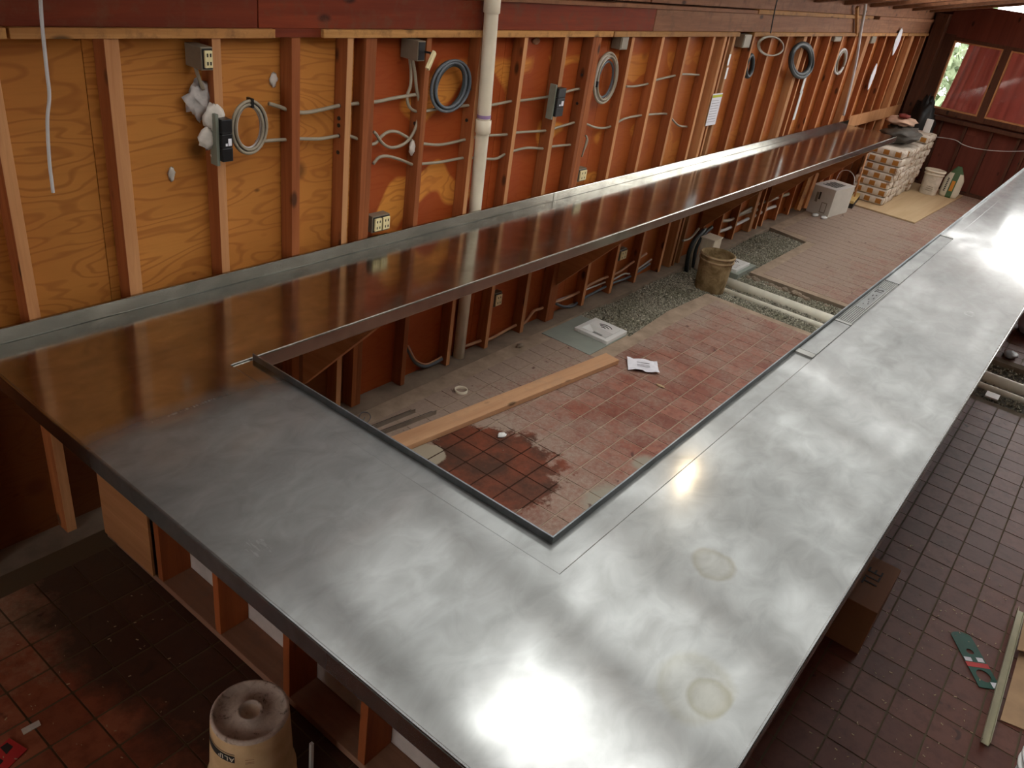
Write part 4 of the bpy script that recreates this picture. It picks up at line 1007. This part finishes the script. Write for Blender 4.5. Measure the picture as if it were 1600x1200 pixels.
def bag_mat():
    t = NT('printed paper bag'); g = t.n('ShaderNodeTexCoord'); sx = t.n('ShaderNodeSeparateXYZ'); t.l(g.outputs['Object'], sx.inputs[0])
    X, Y, Z = sx.outputs
    front = t.step(X, -.095, -.10)
    sq = t.math('SINE', t.math('MULTIPLY', t.math('ADD', Y, .05), 38.0))
    band = t.math('MULTIPLY', t.step(Z, .018, .024), t.step(Z, .092, .086))
    pr = t.math('MULTIPLY', t.math('MULTIPLY', t.step(sq, .0, .06), band), front)
    end = t.math('MULTIPLY', t.step(Y, -.185, -.195), t.step(t.noise(t.coord('Object', rand=9), 16, 2), .56, .60))
    col = t.ramp(t.noise(t.coord('Object', rand=9), 12, 4), [(.3, srgb(190, 178, 160)), (.7, srgb(222, 212, 198))])
    col = t.mix(pr, col, srgb(166, 112, 48)); col = t.mix(t.math('MULTIPLY', end, .8), col, srgb(140, 104, 70))
    return t.set(col, .8, 0, .3)
bm_ = MB(); nu, nv = 20, 12
for j in range(nv+1):
    th = -math.pi/2+math.pi*j/nv; cy = math.sin(th); ry = math.copysign(abs(cy)**.35, cy)
    prof = abs(math.cos(th))**.16 if 0 < j < nv else .02
    for i in range(nu):
        ph = 2*math.pi*i/nu; c_, s_ = math.cos(ph), math.sin(ph)
        bm_.v.append((.139*prof**.5*math.copysign(abs(c_)**.22, c_), .245*ry, .056+.056*prof*math.copysign(abs(s_)**.4, s_)))
for j in range(nv):
    for i in range(nu):
        i2 = (i+1) % nu; bm_.f.append((j*nu+i, (j+1)*nu+i, (j+1)*nu+i2, j*nu+i2)); bm_.m.append(0)
proto = None; ordn = ['bottom', 'second', 'third', 'fourth', 'fifth', 'sixth', 'seventh', 'eighth', 'ninth']; cols = ['nearest', 'second', 'third', 'fourth', 'fifth', 'farthest']
for c_ in range(6):
    for r_ in range(7 if c_ < 4 else 8):
        if proto is None: o = bm_.build('mortar_bag', bag_mat(), smooth=True); proto = o
        else: o = proto.copy(); C.objects.link(o)
        o.location = (8.72+.285*c_+random.uniform(-.008, .008)+.004*r_, -.435-.012*r_+random.uniform(-.02, .02), .021+.1125*r_)
        o.rotation_euler = (0, 0, random.uniform(-.03, .03))
        tag(o, f'white paper mortar bag with brown print, {cols[c_]} column of stack, {ordn[r_]} layer', 'bag', 'mortar bags stacked by the end wall')
# things piled on the bags
zt = .021+.1125*7
blob('plastic_sheeting', (9.25, -.47, zt+.135), (.42, .25, .12), 0, 'crumpled dark grey sheeting heaped on top of bag stack', 'sheeting', plain('gray sheeting', srgb(74, 68, 60), .6, 0, .3), n=14, seg=20, rough=.25)
blob('folded_rag', (9.3, -.40, zt+.30), (.3, .2, .06), 0, 'pale pinkish rag lying on grey sheeting on bag stack', 'rag', plain('pinkish rag', srgb(196, 160, 136), .9, 0, .3, 4), n=12, seg=18, rough=.3)
blob('red_rag', (9.2, -.44, zt+.385), (.12, .08, .03), 0, 'dark red rag on top of pinkish rag', 'rag', plain('red rag', srgb(120, 46, 36), .9), rough=.3)
blob('trash_bag', (10.64, -.40, .68), (.19, .22, .66), 0, 'tall black trash bag slumped on rear of bag stack', 'trash bag', M['black_bag'], n=14, seg=20, rough=.2)
tag(MB().box((-.02, -.05, 0), (.02, .05, .2)).build('paper_cup', M['white'], loc=(10.14, -.62, .922), bevel=.01), 'small white container on rear edge of bag stack', 'container')
# white and green sack
sk = thing('printed_sack', 'white sack with green middle stripe and orange panel by white pail', 'sack', (10.52, -1.20, .02))
def sackbody(x0, x1):
    mb = MB(); nz = 14; ns = 16
    for j in range(nz+1):
        t_ = j/nz; w_ = .145*(1 if t_ < .55 else 1-.78*((t_-.55)/.45)**1.3)*(1-.15*(1-min(1, t_/.12))); dp = .075*(1 if t_ < .5 else 1-.75*((t_-.5)/.5))
        for i in range(ns):
            a = 2*math.pi*i/ns; mb.v.append((dp*math.copysign(abs(math.cos(a))**.7, math.cos(a))+.10*t_, w_*math.copysign(abs(math.sin(a))**.8, math.sin(a)), .47*t_))
    for j in range(nz):
        for i in range(ns):
            i2 = (i+1) % ns; mb.f.append((j*ns+i, j*ns+i2, (j+1)*ns+i2, (j+1)*ns+i)); mb.m.append(0)
    mb.f.append(tuple(range(ns))[::-1]); mb.m.append(0)
    return mb
def sack_mat():
    t = NT('printed sack'); g = t.n('ShaderNodeTexCoord'); sx = t.n('ShaderNodeSeparateXYZ'); t.l(g.outputs['Object'], sx.inputs[0])
    ay = t.math('ABSOLUTE', t.math('ADD', sx.outputs[1], .015)); gmask = t.math('MAXIMUM', t.step(ay, .045, .04), t.step(sx.outputs[2], .36, .37))
    col = t.mix(gmask, srgb(206, 196, 172), srgb(70, 94, 60))
    om = t.math('MULTIPLY', t.math('MULTIPLY', t.step(ay, .026, .024), t.step(sx.outputs[2], .1, .105)), t.step(sx.outputs[2], .26, .255))
    col = t.mix(om, col, srgb(206, 132, 40)); return t.set(col, .6, 0, .3)
sackbody(0, 0).build('body', sack_mat(), sk, True)
for k in range(8): MB().box((-.0765+.02*k*.4, .06, .09+k*.026), (-.0755+.02*k*.4, .085, .105+k*.026)).build('printed_letter', M['ink'], sk)

# leaning boards and clutter left of the carton
for (u0, v0, u1, v1, w_, m_, lb) in [(1245, 328, 1268, 268, .06, 'plate_pale', 'pale board leaning on wall left of white carton'), (1256, 325, 1276, 270, .05, 'stud_pale', 'narrow grey board leaning on wall left of white carton')]:
    A = W(u0, v0, -.1); B = W(u1, v1, -.06)
    mb = MB().tube([A, B], w_*.7, 4); tag(mb.build('leaning_board', M[m_]), lb, 'board')

# ------------------------------------------------------------------ right side floor
ct = thing('cardboard_carton', 'brown cardboard carton in shade under right edge of bar', 'carton', (-.59, -3.165, 0))
MB().box((0, 0, 0), (.42, .40, .27)).build('body', M['carton'], ct, bevel=.003)
MB().box((0, .185, .2702), (.42, .215, .2712)).build('seam_tape', M['carton_tape'], ct)
text('TLE', .10, (.24, .09, .2712), (0, 0, 0), M['ink'], ct)
text('12x12', .04, (-.0012, .2, .10), (math.pi/2, 0, -math.pi/2), M['ink'], ct)
gc = thing('backing_card', 'dark green packaging card with red band and die-cut holes on right floor', 'card', (-.19, -3.62, .004)); gc.rotation_euler = (0, 0, math.atan2(-3.71+3.565, -.31+.10))
cm = bpy.data.curves.new('card_sheet', 'CURVE'); cm.dimensions = '2D'; cm.fill_mode = 'BOTH'; cm.extrude = .0008; cm.materials.append(M['green'])
def ring(pts, cyc=True):
    s = cm.splines.new('POLY'); s.points.add(len(pts)-1); s.use_cyclic_u = True
    for p, q in zip(s.points, pts): p.co = (*q, 0, 1)
ring([(-.155+.03*math.cos(a), .0+.052*math.sin(a)) for a in np.linspace(math.pi/2, 3*math.pi/2, 10)]+[(.17, -.055), (.17, .055)])
ring([(-.055+.018*math.cos(a), .018*math.sin(a)) for a in np.linspace(0, 2*math.pi, 16)[:-1]])
ring([(.095+.038*math.cos(a), .033*math.sin(a)) for a in np.linspace(0, 2*math.pi, 20)[:-1]])
cs = bpy.data.objects.new('card_sheet', cm); C.objects.link(cs); to_mesh(cs, gc)
MB().box((.015, -.055, .001), (.045, .055, .0016)).build('red_band', M['red'], gc)
MB().box((-.02, .012, .001), (.008, .045, .0016)).build('white_panel', M['paper'], gc)
MB().box((-.015, -.05, .001), (-.012+.022, -.015, .0016)).build('white_panel', M['paper'], gc)
MB().box((.13, .015, .001), (.165, .05, .0016)).build('white_panel', M['paper'], gc)
ms = thing('metal_channel', 'galvanised metal channel lying on right floor past green card', 'metal channel', (-.15, -3.745, .012)); ms.rotation_euler = (0, 0, .012)
MB().box((-.56, -.017, 0), (.53, .017, .002)).build('web', M['channel'], ms)
MB().box((-.56, -.017, .002), (.53, -.0145, .026)).build('flange', M['channel'], ms)
MB().box((-.56, .0145, .002), (.53, .017, .026)).build('flange', M['channel'], ms)
cf = thing('torn_cardboard', 'torn tan cardboard flap lying over metal channel at right', 'cardboard', (.12, -3.83, .045)); cf.rotation_euler = (.1, -.1, .3)
MB().prism([(-.10, .10), (.2, .02), (.3, -.2), (-.05, -.1)], 0, .005).build('sheet', M['tan_card'], cf)
tag(MB().prism([(-.5, -3.785), (.1, -3.785), (.15, -4.15), (-.4, -4.2)], .002, .006).build('paper_sheet', M['tan_card']), 'tan building paper lying on floor right of metal channel', 'paper')
o = bucket(-1.02, -3.97, 0, .15, .13, .36, 'white bucket at lower right corner beyond metal channel', M['white'], M['white'])
# sawdust and chips
def crumbs(name, n, x0, x1, y0, y1, smin, smax, mat, label):
    mb = MB()
    for k in range(n):
        c = np.array([random.uniform(x0, x1), random.uniform(y0, y1), .004]); a = random.uniform(0, 6.3); s_ = random.uniform(smin, smax)
        mb.box((-s_, -s_*.35, 0), (s_, s_*.35, s_*.3), M=Matrix.Translation(c) @ Matrix.Rotation(a, 4, 'Z'))
    return tag(mb.build(name, mat), label, 'debris', kind='stuff')
crumbs('wood_chips', 170, -1.5, .6, -3.75, -3.12, .002, .007, M['ply_new'], 'scattered pale wood chips on red tiles right of bar')
crumbs('wood_chips', 60, -3.6, -2.7, -1.5, -.5, .002, .006, M['ply_new'], 'scattered pale wood chips on dark tiles left of bar')
crumbs('grit', 120, -1, 2.9, -2.2, -.2, .002, .006, M['concrete'], 'scattered grit on dusty tiles inside the bar')
rw = thing('red_wrapper', 'red and black printed wrapper on floor at lower left corner', 'wrapper', (-3.455, -.975, .003)); rw.rotation_euler = (0, 0, .35)
MB().prism([(-.12, -.05), (.06, -.05), (.07, .04), (-.12, .05)], 0, .002).build('sheet', M['red'], rw)
for a, b in [(-.02, 0), (.035, .015), (-.07, -.015)]:
    MB().prism([(a-.018, b-.018), (a+.014, b-.014), (a+.018, b+.016), (a-.006, b+.022)], .0021, .0028).build('printed_patch', M['ink'], rw)
tag(MB().prism([(-.03, -.012), (.03, -.014), (.034, .01), (-.026, .015)], .002, .006).build('mortar_scrap', M['mortar'], loc=F(48, 1138, 0)), 'pale mortar scrap on left floor above red wrapper', 'debris')
# right edge, beyond the bar
tag(MB().box((-.06, -.05, 0), (.06, .05, .012)).build('white_tile', M['white'], loc=(3.24, -3.13, -.03)), 'loose white tile on gravel under right edge of bar', 'tile')
blob('plastic_scrap', (4.25, -3.10, .02), (.10, .06, .02), 0, 'pale plastic scrap on dark floor past trench at right edge', 'plastic', plain('dull plastic', srgb(150, 150, 150), .5), rough=.3)
blob('plastic_roll', (5.15, -3.14, .10), (.3, .14, .10), 0, 'bluish white plastic roll on floor at far right edge', 'plastic roll', plain('bluish plastic', srgb(190, 200, 214), .4), rough=.12)

# ------------------------------------------------------------------ hanging bulb
lb = thing('hanging_bulb', 'bare bulb hanging from roof rafter above the bar', 'lamp', (1.2, -1.52, 2.88))
t = NT('bulb'); t.p.inputs['Emission Color'].default_value = (1, .78, .5, 1); t.p.inputs['Emission Strength'].default_value = 160
MB().lathe([(.001, -.035), (.022, -.028), (.034, 0), (.026, .03), (.014, .05), (.013, .06)], (0, 0, 0), 16).build('bulb', t.mat, lb, True)
MB().lathe([(.018, .055), (.02, .06), (.02, .095), (.001, .1)], (0, 0, 0), 16).build('socket', M['black'], lb, True)
